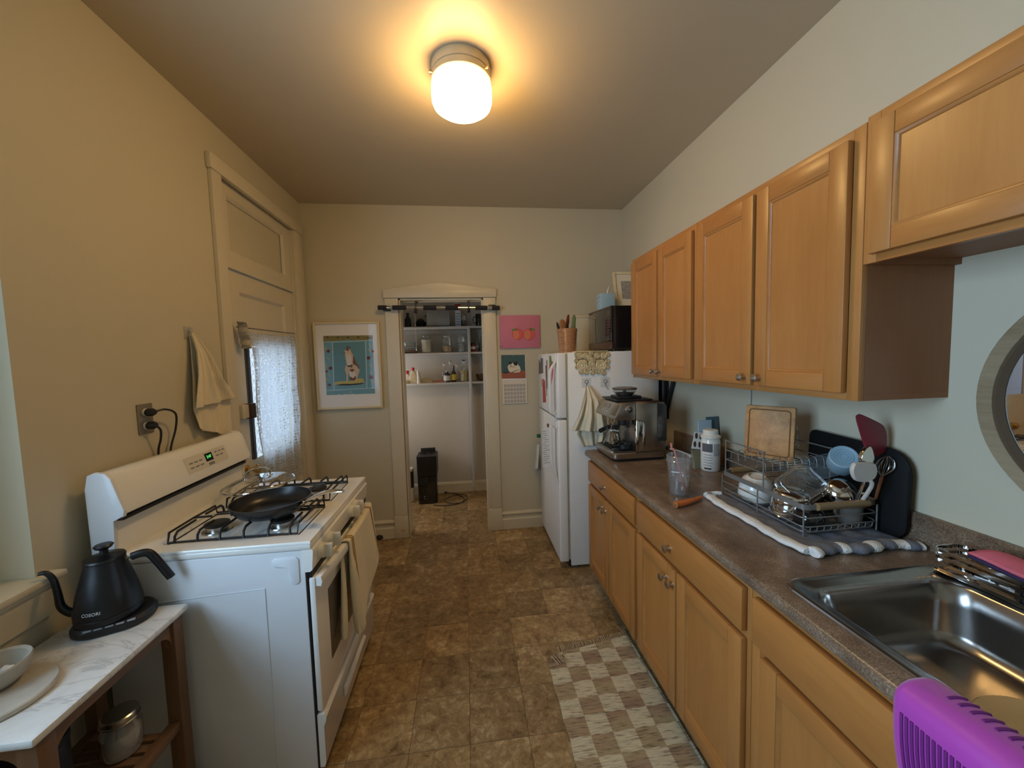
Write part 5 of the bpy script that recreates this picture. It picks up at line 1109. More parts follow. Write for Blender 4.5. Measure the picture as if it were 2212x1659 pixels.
# ---- purple silicone mat draped over the front edge
PUR = mat('purple_silicone', srgb(178, 64, 172), .45, var=.03, sheen=.3)
pu = thing('silicone_mitt', 'purple ribbed silicone mitt draped over the counter edge', 'oven mitt', (.80, .48, .80))
pts = [(p[0], p[1]) for p in [(q.x, q.y) for q in [Vector((a, b_, 0)) for a, b_ in [(.763, .778), (.759, .83), (.760, .885), (.766, .918), (.786, .931), (.805, .934), (.822, .935), (.838, .932), (.848, .9265)]]]]
path = smooth_path([(a, 0, b_) for a, b_ in pts], 5); NP = len(path)-1
def mitt(u, v):
    f = v*NP; i = min(int(f), NP-1); p = path[i].lerp(path[i+1], f-i); t = (path[i+1]-path[i]).normalized(); n = Vector((-t.z, 0, t.x))
    yy = .572 - .30*u; bul = .010*math.sin(PI*min(1, max(0, u)))*math.sin(PI*v); wave = .012*max(0, u-.55)*math.sin(v*9+u*8)
    q = p + n*(bul+wave)
    # taper of the far corner
    return (q.x, yy + .012*(v-.5)**2*4*(1-u)*-1, q.z)
part(MB().grid(mitt, 40, 40), 'shell', PUR, pu, solid=.007, smooth=60)
def rib(u0, v0, u1, v1):
    m = MB(); P = []
    for k in range(11):
        u, v = u0+(u1-u0)*k/10, v0+(v1-v0)*k/10; a = Vector(mitt(u, v)); d1 = Vector(mitt(u+.01, v))-a; d2 = Vector(mitt(u, v+.01))-a; n = d1.cross(d2).normalized()
        if n.x > 0 and n.z < .3: n = -n
        if n.z < 0 and abs(n.z) > .3: n = -n
        P.append(a + n*.0042)
    m.tube(P, .0026, 6); return m
PURD = mat('purple_groove_shade', srgb(116, 34, 118), .6)  # darker purple strips paint the shade inside the silicone's grooves
for k in range(20): part(rib(.05+.028*k, .03, .05+.028*k, .27), 'front_groove_shade', PURD, pu)
for k in range(7): part(rib(.16+.050*k, .62, .16+.050*k, .84), 'top_groove_shade', PURD, pu)

# ---- round mirror
MYc, MZc, MR = .571, 1.405, .324
mr = thing('round_mirror', 'round wall mirror in a weathered grey wooden frame', 'mirror', (XR, MYc, MZc-MR))
WG = wood('weathered_wood', srgb(124, 104, 76), srgb(168, 148, 116), 'y', rough=.7, scale=8, coat=0)
part(MB().lathe([(MR-.050, .0015), (MR, .0015), (MR, .022), (MR-.003, .026), (MR-.034, .026), (MR-.036, .020), (MR-.050, .018)], (XR, MYc, MZc), 64, (-1,0,0), False, False), 'frame', WG, mr)
part(MB().lathe([(MR-.038, .0185), (MR-.038, .030), (MR-.044, .031), (MR-.052, .014)], (XR, MYc, MZc), 64, (-1,0,0), False, False), 'inner_hoop', flat('hoop_brown', 92, 74, 54), mr)
part(MB().lathe([(MR-.050, .010), (MR-.050, .013), (0, .013)], (XR, MYc, MZc), 64, (-1,0,0)), 'mirror_glass', mat('mirror_silver', (.86, .86, .85), .02, 1, var=0), mr)
cn_ = U(1623, 850, 'x', XR-.003)
solo(MB().tube([(XR-.0035, cn_.y, 1.392), (XR-.0035, cn_.y+.001, 1.02)], .0024, 6), 'wall_cable', WIRE, 'thin grey cable running down wall behind cutting board', 'cable', (XR-.0035, cn_.y, 1.02))
# ================================================================== THINGS ON THE COUNTER
# ---- espresso machine
EY0, EY1 = 2.125, 2.445; EC = (EY0+EY1)/2; ez = CT+.0005
em = thing('espresso_machine', 'brushed steel espresso machine with a bean hopper', 'coffee machine', (1.0, EC, ez))
part(MB().rings([rrect(1.012, EC, .160, .153, .03, ez, 6), rrect(1.012, EC, .164, .157, .03, ez+.016, 6)]), 'foot_plinth', BLACK, em)
part(MB().rings([rrect(1.010, EC, .166, .160, .034, ez+.0165, 6), rrect(1.010, EC, .168, .162, .036, ez+.022, 6), rrect(1.010, EC, .168, .162, .036, ez+.048, 6), rrect(1.010, EC, .164, .158, .034, ez+.052, 6)]), 'base_tray', ESPR, em, smooth=40)
gt = part(box(.862, .975, EY0+.025, EY1-.025, ez+.0525, ez+.055), 'drip_grate', STEEL, em)
for k in range(11): x = .866+.010*k; part(box(x, x+.004, EY0+.028, EY1-.028, ez+.0552, ez+.058), 'grate_bar', BLACK, gt)
part(MB().prism([(.985, ez+.0525), (1.176, ez+.0525), (1.176, 1.235), (1.168, 1.258), (1.150, 1.266), (.985, 1.268)], 'y', EY0, EY1, .010), 'column', ESPR, em, smooth=40)
head = [(.9846, 1.268), (.905, 1.266), (.890, 1.262), (.852, 1.185), (.852, 1.172), (.862, 1.163), (.9846, 1.160)]
part(MB().prism(head, 'y', EY0-.003, EY1+.003, .008), 'head', ESPR, em, smooth=40)
sn = Vector((-(1.262-1.185), 0, (.890-.852))).normalized(); sa_ = Vector((.038, 0, .077)).normalized()
def onhead(y, s, h): p = Vector((.871, y, 1.2235)) + sa_*s + sn*h; return p
def hplate(y0, y1, s0, s1, h0, h1): return MB().rings([[onhead(y0, s0, h), onhead(y1, s0, h), onhead(y1, s1, h), onhead(y0, s1, h)] for h in (h0, h1)])
SCR = mat('lcd_grey', srgb(120, 112, 98), .2)
part(hplate(EC-.03, EC+.06, -.005, .030, .0002, .002), 'screen', SCR, em)
for y in (EC-.01, EC+.03): part(MB().lathe([(.008, 0), (.007, .006), (0, .0065)], onhead(y, -.022, .0), 14, tuple(sn)), 'button', CHROME, em)
dl = part(MB().lathe([(.021, 0), (.021, .004), (.018, .006), (.018, .016), (.0, .017)], (.940, EY0-.003, 1.226), 24, (0,-1,0)), 'side_dial', CHROME, em)
# concave chrome panel around the brew area, on the near flank
part(MB().prism([(.9846, 1.160), (.9846, .975)] + [(.9846+.055*math.sin(a*PI/12)-0, .975+.0) if a == 0 else (.985+.055*math.sin(a*PI/12), 1.000-.025*math.cos(a*PI/12)) for a in range(7)] + [(1.045, 1.02), (1.045, 1.12), (1.035, 1.145), (1.010, 1.158)], 'y', EY0-.004, EY0+.02, .004), 'flank_panel', CHROME, em, smooth=60)
wt = part(MB().prism([(1.118, 1.03), (1.1765, 1.03), (1.1765, 1.235), (1.166, 1.252), (1.118, 1.255)], 'y', EY0-.002, EY0+.02), 'water_tank', mat('smoked_tank', srgb(52, 52, 50), .06, var=.1, coat=.6), em)
part(box(.888, 1.115, EY0+.045, EY1-.02, 1.2685, 1.277, .003), 'top_tray', BLACK, em)
HXc, HYc = .985, 2.285
part(box(HXc-.065, HXc+.085, HYc-.060, HYc+.070, 1.2775, 1.293, .004), 'grinder_collar', BLACK, em)
part(MB().lathe([(.046, 1.2935), (.056, 1.303), (.068, 1.316), (.070, 1.330)], (HXc, HYc, 0), 36, cap1=False), 'hopper_bowl', GLASSB, em)
part(MB().lathe([(.043, 1.294), (.053, 1.303), (.058, 1.310), (.03, 1.314), (0, 1.315)], (HXc, HYc, 0), 30), 'coffee_beans', mat('beans', srgb(62, 40, 28), .4, var=.4, vscale=120, bump=1, bscale=150, bdist=.008), em)
part(MB().lathe([(.072, 1.3305), (.076, 1.334), (.074, 1.341), (.050, 1.346), (0, 1.348)], (HXc, HYc, 0), 36), 'hopper_lid', mat('smoked_lid', srgb(86, 74, 64), .25), em)
part(MB().lathe([(.010, 1.316), (.010, 1.330)], (HXc, HYc, 0), 12), 'lid_stem', BLACK, em)
gp = part(MB().lathe([(.036, 1.105), (.038, 1.110), (.038, 1.1595)], (.925, EC+.035, 0), 28), 'group_head', CHROME, em)
pf = part(MB().lathe([(.034, 1.078), (.037, 1.082), (.037, 1.1045)], (.925, EC+.035, 0), 26), 'portafilter', BLACK, em)
part(MB().tube([(.892, EC+.03, 1.092), (.850, EC+.00, 1.088), (.815, EC-.025, 1.080)], [.010, .012, .014], 10), 'portafilter_handle', BLACK, pf)
part(MB().lathe([(.034, 1.125), (.036, 1.130), (.036, 1.1595)], (.935, EC-.095, 0), 24), 'grinder_outlet', BLACK, em)
part(MB().tube([(.915, EC-.03, 1.155), (.905, EC-.02, 1.13), (.868, EC+.06, .985)], .0045, 8), 'steam_wand', CHROME, em)
part(MB().tube([(.905, EC+.12, 1.16), (.900, EC+.125, 1.11), (.890, EC+.125, 1.02)], .0045, 8), 'hot_water_spout', CHROME, em)
jg = thing('milk_jug', 'steel milk jug standing on the espresso drip tray', 'jug', (.935, EC+.05, ez+.0585))
z = ez+.0585
part(MB().lathe([(.034, z), (.037, z+.004), (.037, z+.040), (.032, z+.075), (.034, z+.085), (.032, z+.085), (.030, z+.074), (.034, z+.038), (.033, z+.006), (0, z+.005)], (.935, EC+.05, 0), 30), 'jug_body', CHROME, jg)
part(MB().tube([(.935, EC+.013, z+.070), (.935, EC-.012, z+.066), (.935, EC-.014, z+.030), (.935, EC+.012, z+.022)], .004, 8), 'jug_handle', CHROME, jg)
tp = thing('spare_portafilter', 'black handled portafilter lying on the drip tray', 'portafilter', (.940, EC-.075, ez+.0585))
part(MB().lathe([(.030, z), (.035, z+.004), (.035, z+.030), (.031, z+.030), (.029, z+.008), (0, z+.007)], (.945, EC-.080, 0), 26), 'basket', BLACK, tp)
part(MB().tube([(.915, EC-.085, z+.020), (.885, EC-.09, z+.024), (.850, EC-.10, z+.022)], [.009, .012, .013], 10), 'grip', BLACK, tp)
# cable from the machine
cb = smooth_path([(1.19, 2.16, .975), (1.235, 2.09, .970), (1.27, 2.05, .955), (1.285, 2.00, .925), (1.33, 1.96, .920)], 6)
cc = thing('machine_cable', 'pale grey cable looping from the espresso machine', 'cable', (1.28, 2.05, CT))
part(MB().tube(cb, .0045, 8), 'cable', flat('cable_grey', 170, 166, 158), cc); part(MB().tube([cb[0]-Vector((.004, -.006, 0)), cb[0]+Vector((.016, -.022, 0))], .008, 8), 'plug', BLACK, cc)

# ---- drinking cup with straw, carrot
cxx, cyy = .935, 1.578; z = CT+.0005
cu_ = thing('plastic_cup', 'clear plastic cup of water on the countertop', 'cup', (cxx, cyy, z))
part(MB().lathe([(.040, z), (.042, z+.004), (.050, z+.12), (.053, z+.150), (.056, z+.152), (.056, z+.158), (.054, z+.160), (.055, z+.178), (.053, z+.180), (.051, z+.158), (.047, z+.12), (.039, z+.008), (0, z+.007)], (cxx, cyy, 0), 36), 'cup_wall', PLASTC, cu_)
part(MB().lathe([(.038, z+.0085), (.0435, z+.068), (0, z+.068)], (cxx, cyy, 0), 30), 'water', glass('water', (.93, .95, .96), .18), cu_)
t0 = U(1450, 957, 'y', cyy+.01)
stp = smooth_path([(cxx+.026, cyy, z+.012), (cxx+.002, cyy, z+.110), (cxx-.022, cyy+.004, z+.200), (t0.x+.002, cyy+.008, t0.z-.028), (t0.x, cyy+.01, t0.z)], 5)
solo(MB().tube(stp, .0048, 10), 'drinking_straw', flat('straw_pink', 206, 132, 116, rough=.4), 'bent pink straw standing in the plastic cup', 'straw', (cxx, cyy, z+.012))
ca_, cb_ = U(1459, 1090, 'z', .928), U(1515, 1074, 'z', .925)
cp = smooth_path([ca_+Vector((0,0,.0)), ca_.lerp(cb_, .35)+Vector((.004, -.006, 0)), ca_.lerp(cb_, .7)+Vector((.002, -.004, 0)), cb_], 5); n_ = len(cp)
ct_ = thing('carrot', 'whole orange carrot lying beside the plastic cup', 'carrot', tuple(ca_.lerp(cb_, .5)-Vector((0,0,.012))))
part(MB().tube(cp, [.0130-.0065*i/(n_-1)+(.0006 if i % 3 == 0 else 0) for i in range(n_)], 14), 'root', mat('carrot_orange', srgb(206, 112, 46), .5, var=.12, vscale=40, bump=.4, bscale=90, bdist=.002), ct_, smooth=60)
part(MB().lathe([(.0125, 0), (.009, .003), (.004, .004), (.003, .007)], tuple(ca_), 12, tuple((ca_-cb_).normalized())), 'stem_end', flat('carrot_stem', 150, 96, 48), ct_)

# ---- bottles and packets behind the cup
bx, by = 1.295, 1.885
wb = thing('supplement_bottle', 'white plastic bottle with grey label and screw lid', 'bottle', (bx, by, z))
part(MB().lathe([(.044, z), (.048, z+.006), (.048, z+.160), (.044, z+.172), (.042, z+.176)], (bx, by, 0), 36), 'bottle_body', CERAM, wb)
part(MB().lathe([(.049, z+.1762), (.050, z+.180), (.049, z+.188), (.042, z+.192), (.038, z+.196), (.038, z+.215), (.035, z+.219), (0, z+.219)], (bx, by, 0), 36), 'lid', mat('lid_white', srgb(226, 222, 210), .4), wb)
def label_patch(c, r, a0, a1, z0, z1, h=.0006, n=10):
    m = MB(); m.rings([[(c[0]+(r+hh_)*math.cos(math.radians(a)), c[1]+(r+hh_)*math.sin(math.radians(a)), zz) for hh_, zz in ((0, z0), (h, z0), (h, z1), (0, z1))] for a in [a0+(a1-a0)*i/n for i in range(n+1)]]); return m
part(label_patch((bx, by), .048, -178, -112, z+.105, z+.150), 'grey_label', flat('label_grey', 92, 92, 96), wb)
part(label_patch((bx, by), .048, -105, -60, z+.085, z+.150), 'small_text', flat('label_text', 172, 170, 168), wb)
m = MB()
for k in range(5): m2 = label_patch((bx, by), .048, -168, -118+6*(k % 2), z+.088-.014*k, z+.091-.014*k); me_ = bpy.data.meshes.new('tmp'); m2.bm.to_mesh(me_); m.bm.from_mesh(me_); bpy.data.meshes.remove(me_); m2.bm.free()
part(m, 'text_lines', GREYINK, wb, kind='stuff')
part(label_patch((bx, by), .048, -160, -118, z+.012, z+.020), 'black_bar', INK, wb)
def pouch(name, label, px, y, z1, w, m, th=.03, rz=0):
    q = U(px, 960, 'y', y); t = thing(name, label, 'packet', (q.x, y, z)); R_ = []
    for k in range(8): f = k/7; R_.append([Vector((q.x, y, 0)) + Matrix.Rotation(rz, 3, 'Z') @ Vector((p[0], p[1]*(1-.85*f**1.5)+.01*f, z+(z1-z)*f)) for p in rrect(0, 0, w*(1-.04*math.sin(f*PI)), th, min(th, w)*.45, 0, 3)])
    part(MB().rings(R_), 'pouch_body', m, t, smooth=45); return t
pouch('teal_pouch', 'dark teal coffee pouch standing behind the white bottle', 1540, 2.00, 1.180, .038, flat('pouch_teal', 70, 92, 100, rough=.35), .025)
pouch('silver_pouch', 'pale silver blue pouch behind the white bottle', 1524, 1.975, 1.168, .042, flat('pouch_silver', 164, 182, 194, rough=.3), .012)
pouch('olive_pouch', 'small olive pouch left of the white bottle', 1506, 1.93, 1.010, .030, flat('pouch_olive', 112, 108, 84, rough=.5), .02)
cdp = [U(x, y, 'y', 1.955) for x, y in ((1501, 933), (1520, 935), (1514, 971), (1494, 969))]
bc = thing('bean_card', 'white card printed with coffee beans leaning on the wall', 'card', tuple(cdp[3]))
dz_ = min(p.z for p in cdp) - (CT+.001)
part(MB().rings([cdp, [p + Vector((0, .003, 0)) for p in cdp]]), 'card', WHITE, bc, smooth=0)
part(MB().box(cdp[3].x, cdp[2].x+.03, 1.956, 1.962, CT+.0008, cdp[3].z+.002), 'stand', flat('stand_olive', 112, 108, 84), bc)
pm = MB(); mats = [flat('bean_brown', 84, 56, 40)]
for fx, fy in ((.25,.22),(.75,.25),(.25,.72),(.78,.72)):
    c = cdp[0].lerp(cdp[1], fx).lerp(cdp[3].lerp(cdp[2], fx), fy); P = [Vector((c.x+.0085*math.cos(i*PI/8), c.y-.0003, c.z+.017*math.sin(i*PI/8))) for i in range(16)]
    part(MB().rings([P, [p - Vector((0, .0004, 0)) for p in P]]), 'printed_bean', mats[0], bc)
wh = thing('small_whisk', 'small wire whisk lying behind the plastic cup', 'whisk', (1.14, 1.80, z))
for k in range(5): part(MB().tube(smooth_path([(1.10, 1.83, z+.010), (1.135, 1.80+.010*math.cos(k*1.3), z+.012+.010*math.sin(k*1.3)+.004), (1.175, 1.765, z+.006)], 5), .0011, 5), 'loop', STEEL, wh)
part(MB().tube([(1.06, 1.865, z+.008), (1.10, 1.83, z+.010)], .005, 8), 'handle', STEEL, wh)

# ================================================================== DISH RACK
RX0, RX1, RY0, RY1 = 1.092, 1.372, 1.102, 1.512; TZ = CT+.0135; RZ = 1.026
# ---- towel under the rack
tl = thing('drying_towel', 'white and grey striped towel folded under the dish rack', 'towel', (1.2, 1.25, CT))
GREYT = mat('towel_grey', srgb(112, 114, 122), .95, var=.1, bump=.8, bscale=150, bdist=.004); WT = mat('towel_white', srgb(222, 220, 214), .95, var=.05, bump=.9, bscale=120, bdist=.005)
part(MB().grid(lambda u, v: (1.022+.362*u, 1.022+.478*v+.02*u*(v-.5), TZ-.0045+.0025*math.sin(u*31+v*9)*math.sin(v*27)), 40, 50), 'flat_layer', GREYT, tl, solid=.006)
P_ = smooth_path([(1.028, 1.500, CT+.016), (1.022, 1.40, CT+.013), (1.024, 1.25, CT+.014), (1.020, 1.12, CT+.015), (1.030, 1.022, CT+.016)], 6)
m = MB().tube(P_, [.014+.0016*math.sin(i*1.7) for i in range(len(P_))], 14)
for v_ in m.bm.verts: v_.co.x = 1.024+(v_.co.x-1.024)*1.55; v_.co.z = CT+.0008+(v_.co.z-CT)*.72
part(m, 'front_roll', WT, tl, smooth=60)
P_ = smooth_path([(1.020, 1.515, CT+.012), (1.060, 1.535, CT+.010), (1.10, 1.515, CT+.011)], 5); part(MB().tube(P_, [.010+.002*math.sin(i) for i in range(len(P_))], 10), 'corner_fold', WT, tl, smooth=60)
seg = [(0,.10,1),(.10,.30,0),(.30,.38,1),(.38,.58,0),(.58,.68,1),(.68,.80,0),(.80,.88,1),(.88,.96,0),(.96,1,1)]
Q = smooth_path([(1.035, 1.010, CT+.016), (1.12, 1.022, CT+.015), (1.20, 1.008, CT+.016), (1.30, 1.018, CT+.015), (1.395, 1.000, CT+.012)], 12)
for s0, s1, wv in seg:
    i0, i1 = int(s0*(len(Q)-1)), int(s1*(len(Q)-1)); m = MB().tube(Q[i0:i1+1], [.0165+.0022*math.sin(i*.9) for i in range(i0, i1+1)], 12)
    for v_ in m.bm.verts: v_.co.y = 1.012+(v_.co.y-1.012)*1.35; v_.co.z = CT+.0012+(v_.co.z-CT)*.8
    part(m, 'near_roll', WT if wv else GREYT, tl, smooth=60)
# ---- rack
rk = thing('dish_rack', 'grey wire dish rack with wooden handles and upper tier', 'dish rack', (1.23, 1.3, TZ))
def loop(z_, x0=RX0, x1=RX1, y0=RY0, y1=RY1, r=.022): return [Vector(p) for p in rrect((x0+x1)/2, (y0+y1)/2, (x1-x0)/2, (y1-y0)/2, r, z_, 4)]
o_ = loop(RZ); i_ = loop(RZ, RX0+.003, RX1-.003, RY0+.003, RY1-.003, .019)
part(MB().rings([[a+Vector((0,0,-.009)), a+Vector((0,0,.009)), b_+Vector((0,0,.009)), b_+Vector((0,0,-.009))] for a, b_ in zip(o_+[o_[0]], i_+[i_[0]])], False, False), 'rim_band', WIRE, rk, smooth=40)
for z_ in (.960, .990): part(MB().tube(loop(z_), .0024, 8, True), 'side_wire', WIRE, rk)
part(MB().tube(loop(TZ+.014, RX0+.004, RX1-.004, RY0+.004, RY1-.004), .0024, 8, True), 'base_wire', WIRE, rk)
for x, y in ((RX0, RY0), (RX1, RY0), (RX0, RY1), (RX1, RY1), (RX0, (RY0+RY1)/2), (RX1, (RY0+RY1)/2)):
    sx = .006 if x == RX0 else -.006; sy = .006 if y == RY0 else (-.006 if y == RY1 else 0)
    part(MB().tube([(x+sx*.3, y+sy*.5, RZ-.008), (x+sx*.3, y+sy*.5, TZ+.001)], .0026, 8), 'post', WIRE, rk)
for k in range(13):
    y = RY0+.028+.030*k; part(MB().tube([(RX0+.004, y, TZ+.014), (RX1-.004, y, TZ+.014)], .0018, 6), 'floor_wire', WIRE, rk)
for k in range(10):
    x = RX0+.025+.026*k; part(MB().tube(smooth_path([(x, RY0, .961), (x, RY0+.002, .945), (x, RY0+.010, TZ+.016), (x, RY0+.035, TZ+.016)], 3), .0018, 6), 'near_prong', WIRE, rk)
for y in (RY0-.002, RY1+.002): part(MB().tube([(RX0+.045, y, RZ+.002), (RX1-.045, y, RZ+.002)], .0125, 14), 'wooden_handle', BAMBOO, rk)
UY0, UY1, UZ = 1.278, 1.486, 1.102
for x in (RX0, RX1):
    fr_ = [(x, UY0, RZ), (x, UY0, 1.160), (x, UY0+.010, 1.170), (x, UY1-.010, 1.170), (x, UY1, 1.160), (x, UY1, RZ)]
    part(MB().tube(smooth_path(fr_, 3), .0028, 8), 'tier_frame', WIRE, rk)
    for z_ in (1.130, 1.090): part(MB().tube([(x, UY0, z_), (x, UY1, z_)], .0024, 8), 'tier_rail', WIRE, rk)
for y in [UY0+.004+.0285*k for k in range(8)]: part(MB().tube([(RX0, y, UZ-.010), (RX1, y, UZ-.010)], .0018, 6), 'tier_wire', WIRE, rk)
for k in range(9):
    x = RX0+.018+.031*k; part(MB().tube(smooth_path([(x, UY0+.010, UZ-.008), (x, UY0+.016, UZ+.026), (x, UY0+.045, UZ+.030), (x, UY0+.055, UZ-.008)], 4), .0015, 6), 'tier_prong', WIRE, rk)
    part(MB().tube(smooth_path([(x, UY1-.055, UZ-.008), (x, UY1-.045, UZ+.030), (x, UY1-.016, UZ+.026), (x, UY1-.010, UZ-.008)], 4), .0015, 6), 'tier_prong', WIRE, rk)

# ---- cutting board standing in the upper tier
A_, B_ = Vector((1.178, 1.492, 1.098)), Vector((1.276, 1.342, 1.098)); ex = (B_-A_).normalized(); W_ = (B_-A_).length; ez_ = Vector((0,0,1)); ny = ex.cross(ez_)     # ny: toward the camera
if ny.dot(-A_) < 0: ny = -ny
lean = (ez_ - ny*.10).normalized(); nn = (ny + ez_*.10).normalized(); M = frame(tuple(A_+Vector((0,0,.004))), tuple(ex), tuple(-nn), tuple(lean)); H_ = .218
bd = thing('cutting_board', 'small wooden cutting board with juice groove in the rack', 'cutting board', tuple(A_.lerp(B_, .5)))
part(MB().box(0, W_, 0, .020, 0, H_, .005).xf(M), 'board', BOARD, bd, smooth=40)
gv = rrect(W_/2, H_/2, W_/2-.016, H_/2-.016, .012, 0, 5)
part(MB().tube([(p[0], .0005, p[1]) for p in gv], .0028, 8, True).xf(M), 'juice_groove', flat('groove_brown', 128, 84, 42), bd)
# ---- glass jar handle piece behind the board
gx = U(1728, 935, 'y', 1.46)
gl = thing('glass_mug', 'upturned clear glass mug behind the cutting board', 'mug', (gx.x-.02, 1.46, 1.096))
gmx, gmy = 1.305, 1.452
part(MB().lathe([(.038, 1.097), (.040, 1.10), (.041, 1.22), (.036, 1.235), (0, 1.238)], (gmx, gmy, 0), 26), 'mug_wall', GLASSB, gl)
part(MB().tube(smooth_path([(gmx+.036, gmy-.018, 1.225), (gmx+.050, gmy-.026, 1.232), (gmx+.062, gmy-.032, 1.20), (gmx+.060, gmy-.031, 1.14), (gmx+.036, gmy-.018, 1.125)], 5), .006, 10), 'mug_handle', GLASSB, gl)

# ---- dishes inside the rack
FZ = TZ+.0165
def lathe_thing(name, label, cat, prof, M, m, parts=()):
    o = M.translation; t = thing(name, label, cat, tuple(o)); part(MB().lathe(prof, n=40).xf(M), 'body', m, t, smooth=50)
    for nm, mb_, mm in parts: part(mb_.xf(M), nm, mm, t)
    return t
def TM(loc, axis, up=(0,0,1), rot=0):
    z_ = Vector(axis).normalized(); u = Vector(up) if abs(z_.dot(Vector(up))) < .95 else Vector((0,1,0)); x_ = u.cross(z_).normalized(); y_ = z_.cross(x_); return frame(loc, tuple(x_), tuple(y_), tuple(z_)) @ Matrix.Rotation(rot, 4, 'Z')
lathe_thing('white_bowl', 'white ceramic bowl upside down at front of dish rack', 'bowl', [(.064, 0), (.066, .004), (.062, .040), (.050, .072), (.036, .082), (.034, .086), (.030, .086), (.029, .083), (0, .083)], TM((1.168, 1.405, FZ+.012), (-.10, -.18, 1)), CERAM, [('foot_ring', MB().tube([(.030*math.cos(i*PI/12), .030*math.sin(i*PI/12), .0865) for i in range(24)], .0025, 6, True), flat('bowl_foot', 176, 150, 116))])
lathe_thing('steel_pot', 'upturned steel bowl at the front corner of dish rack', 'pot', [(.064, 0), (.066, .003), (.062, .004), (.060, .050), (.056, .080), (.046, .088), (0, .090)], TM((1.166, 1.236, FZ+.004), (.0, -.10, 1)), CHROME)
lathe_thing('black_bowl', 'small glossy black bowl at near corner of dish rack', 'bowl', [(.048, 0), (.050, .003), (.047, .030), (.036, .056), (.022, .064), (0, .065)], TM((1.162, 1.155, FZ+.002), (0, -.05, 1)), BLACKG)
lathe_thing('dark_bowl', 'brown stoneware bowl at the middle of dish rack', 'bowl', [(.058, 0), (.060, .003), (.056, .030), (.040, .060), (.026, .066), (0, .067)], TM((1.285, 1.29, FZ+.002), (0, 0, 1)), flat('bowl_dark_brown', 70, 54, 44, rough=.3))
# glass baking dishes: rounded square trays
def glass_tray(label, loc, axis, rot, hw_, hh_, dep):
    M = TM(loc, axis, rot=rot); t = thing('glass_dish', label, 'glass dish', tuple(loc), group='glass dishes in the rack')
    part(MB().rings([rrect(0, 0, hw_, hh_, .022, -dep, 5), rrect(0, 0, hw_*.93, hh_*.93, .022, -.010, 5), rrect(0, 0, hw_*.86, hh_*.86, .020, 0, 5), rrect(0, 0, hw_*.80, hh_*.80, .018, -.004, 5)], False, True).xf(M), 'dish_wall', GLASSB, t, smooth=50)
    part(MB().tube(rrect(0, 0, hw_, hh_, .024, -dep, 5), .0045, 8, True).xf(M), 'dish_rim', GLASSB, t); part(MB().tube(rrect(0, 0, hw_*.84, hh_*.84, .020, 0, 5), .0022, 8, True).xf(M), 'base_ridge', GLASSB, t)
q = U(1735, 1045, 'y', 1.205); glass_tray('square glass dish tilted base outward at front of rack', tuple(q), (-.55, -.75, .45), .75, .066, .060, .040)
q = U(1778, 1008, 'y', 1.275); glass_tray('second glass dish leaning behind the tilted one', tuple(q), (-.35, -.75, .55), .35, .066, .050, .035)
# pale blue cup, base toward the room
q = U(1823, 986, 'y', 1.215); ax = Vector((-.57, -.60, .57)).normalized()
PBL = mat('pale_blue_silicone', srgb(150, 180, 194), .5, var=.02)
M = TM(tuple(q), tuple(ax)); t = thing('blue_cup', 'pale blue cup upside down on the dishes', 'cup', tuple(q))
part(MB().lathe([(.046, -.080), (.047, -.075), (.0445, -.010), (.043, -.002), (.040, 0), (.036, -.001), (.034, -.0025), (0, -.0025)], n=40).xf(M), 'body', PBL, t, smooth=40)
for r_ in (.012, .020, .028): part(MB().tube([(r_*math.cos(i*PI/14), r_*math.sin(i*PI/14), -.0022) for i in range(28)], .0009, 5, True).xf(M), 'embossed_ring', flat('blue_ring', 128, 158, 172), t)
# shiny steel ladle heads and bowls
q = U(1818, 1056, 'y', 1.165); M = TM(tuple(q), (-.5, -.6, .6)); t = thing('steel_strainer', 'shiny rounded steel bowl resting on top of dishes', 'bowl', tuple(q))
part(MB().lathe([(.046, -.026), (.048, -.024), (.044, -.012), (.032, -.002), (.016, .003), (0, .004)], n=36).xf(M), 'body', CHROME, t, smooth=60); part(MB().tube([(.046, 0, -.025), (.075, .01, -.030)], .006, 8).xf(M), 'tab', CHROME, t)
q = U(1848, 1062, 'y', 1.20); M = TM(tuple(q), (-.35, -.65, .6)); t = thing('steel_saucer', 'small steel saucer lid behind the shiny bowl', 'lid', tuple(q)); part(MB().lathe([(.036, -.004), (.038, 0), (.030, .002), (.010, .004), (0, .004)], n=30).xf(M), 'body', CHROME, t, smooth=60)
# utensil cup and tools
UX, UY = 1.312, 1.150
GMUG = flat('mug_grey', 118, 114, 108, rough=.35)
uc = thing('grey_mug', 'grey mug holding kitchen tools at near side of rack', 'mug', (UX, UY, FZ)); part(MB().lathe([(.036, FZ), (.038, FZ+.003), (.040, FZ+.082), (.037, FZ+.082), (.034, FZ+.008), (0, FZ+.007)], (UX, UY, 0), 26), 'mug_body', GMUG, uc)
part(MB().tube(smooth_path([(UX-.038, UY-.004, FZ+.066), (UX-.056, UY-.006, FZ+.060), (UX-.058, UY-.006, FZ+.036), (UX-.037, UY-.004, FZ+.026)], 5), .005, 8), 'handle', GMUG, uc)
def tool(name, label, pts, y, th, m, stem, stem_m, sr=.005, cat='utensil'):
    P = [U(px, py, 'y', y) for px, py in pts]; Pc = smooth_path(P + P[:3], 3)[3:3+3*len(P)]; P = Pc; t = thing(name, label, cat, (UX, UY, FZ+.02)); c = sum(P, Vector())/len(P)
    R_ = [[c + (p-c)*s + Vector((0, h, 0)) for p in P] for s, h in ((.94, -th/2), (1, -th*.2), (1, th*.2), (.94, th/2))]
    part(MB().rings(R_), 'head', m, t, smooth=50); S = [U(px, py, 'y', y) for px, py in stem]; part(MB().tube(smooth_path(S + [Vector((UX+.006*((len(name) % 3)-1), UY, FZ+.012))], 4), sr, 8), 'stem', stem_m, t); return t
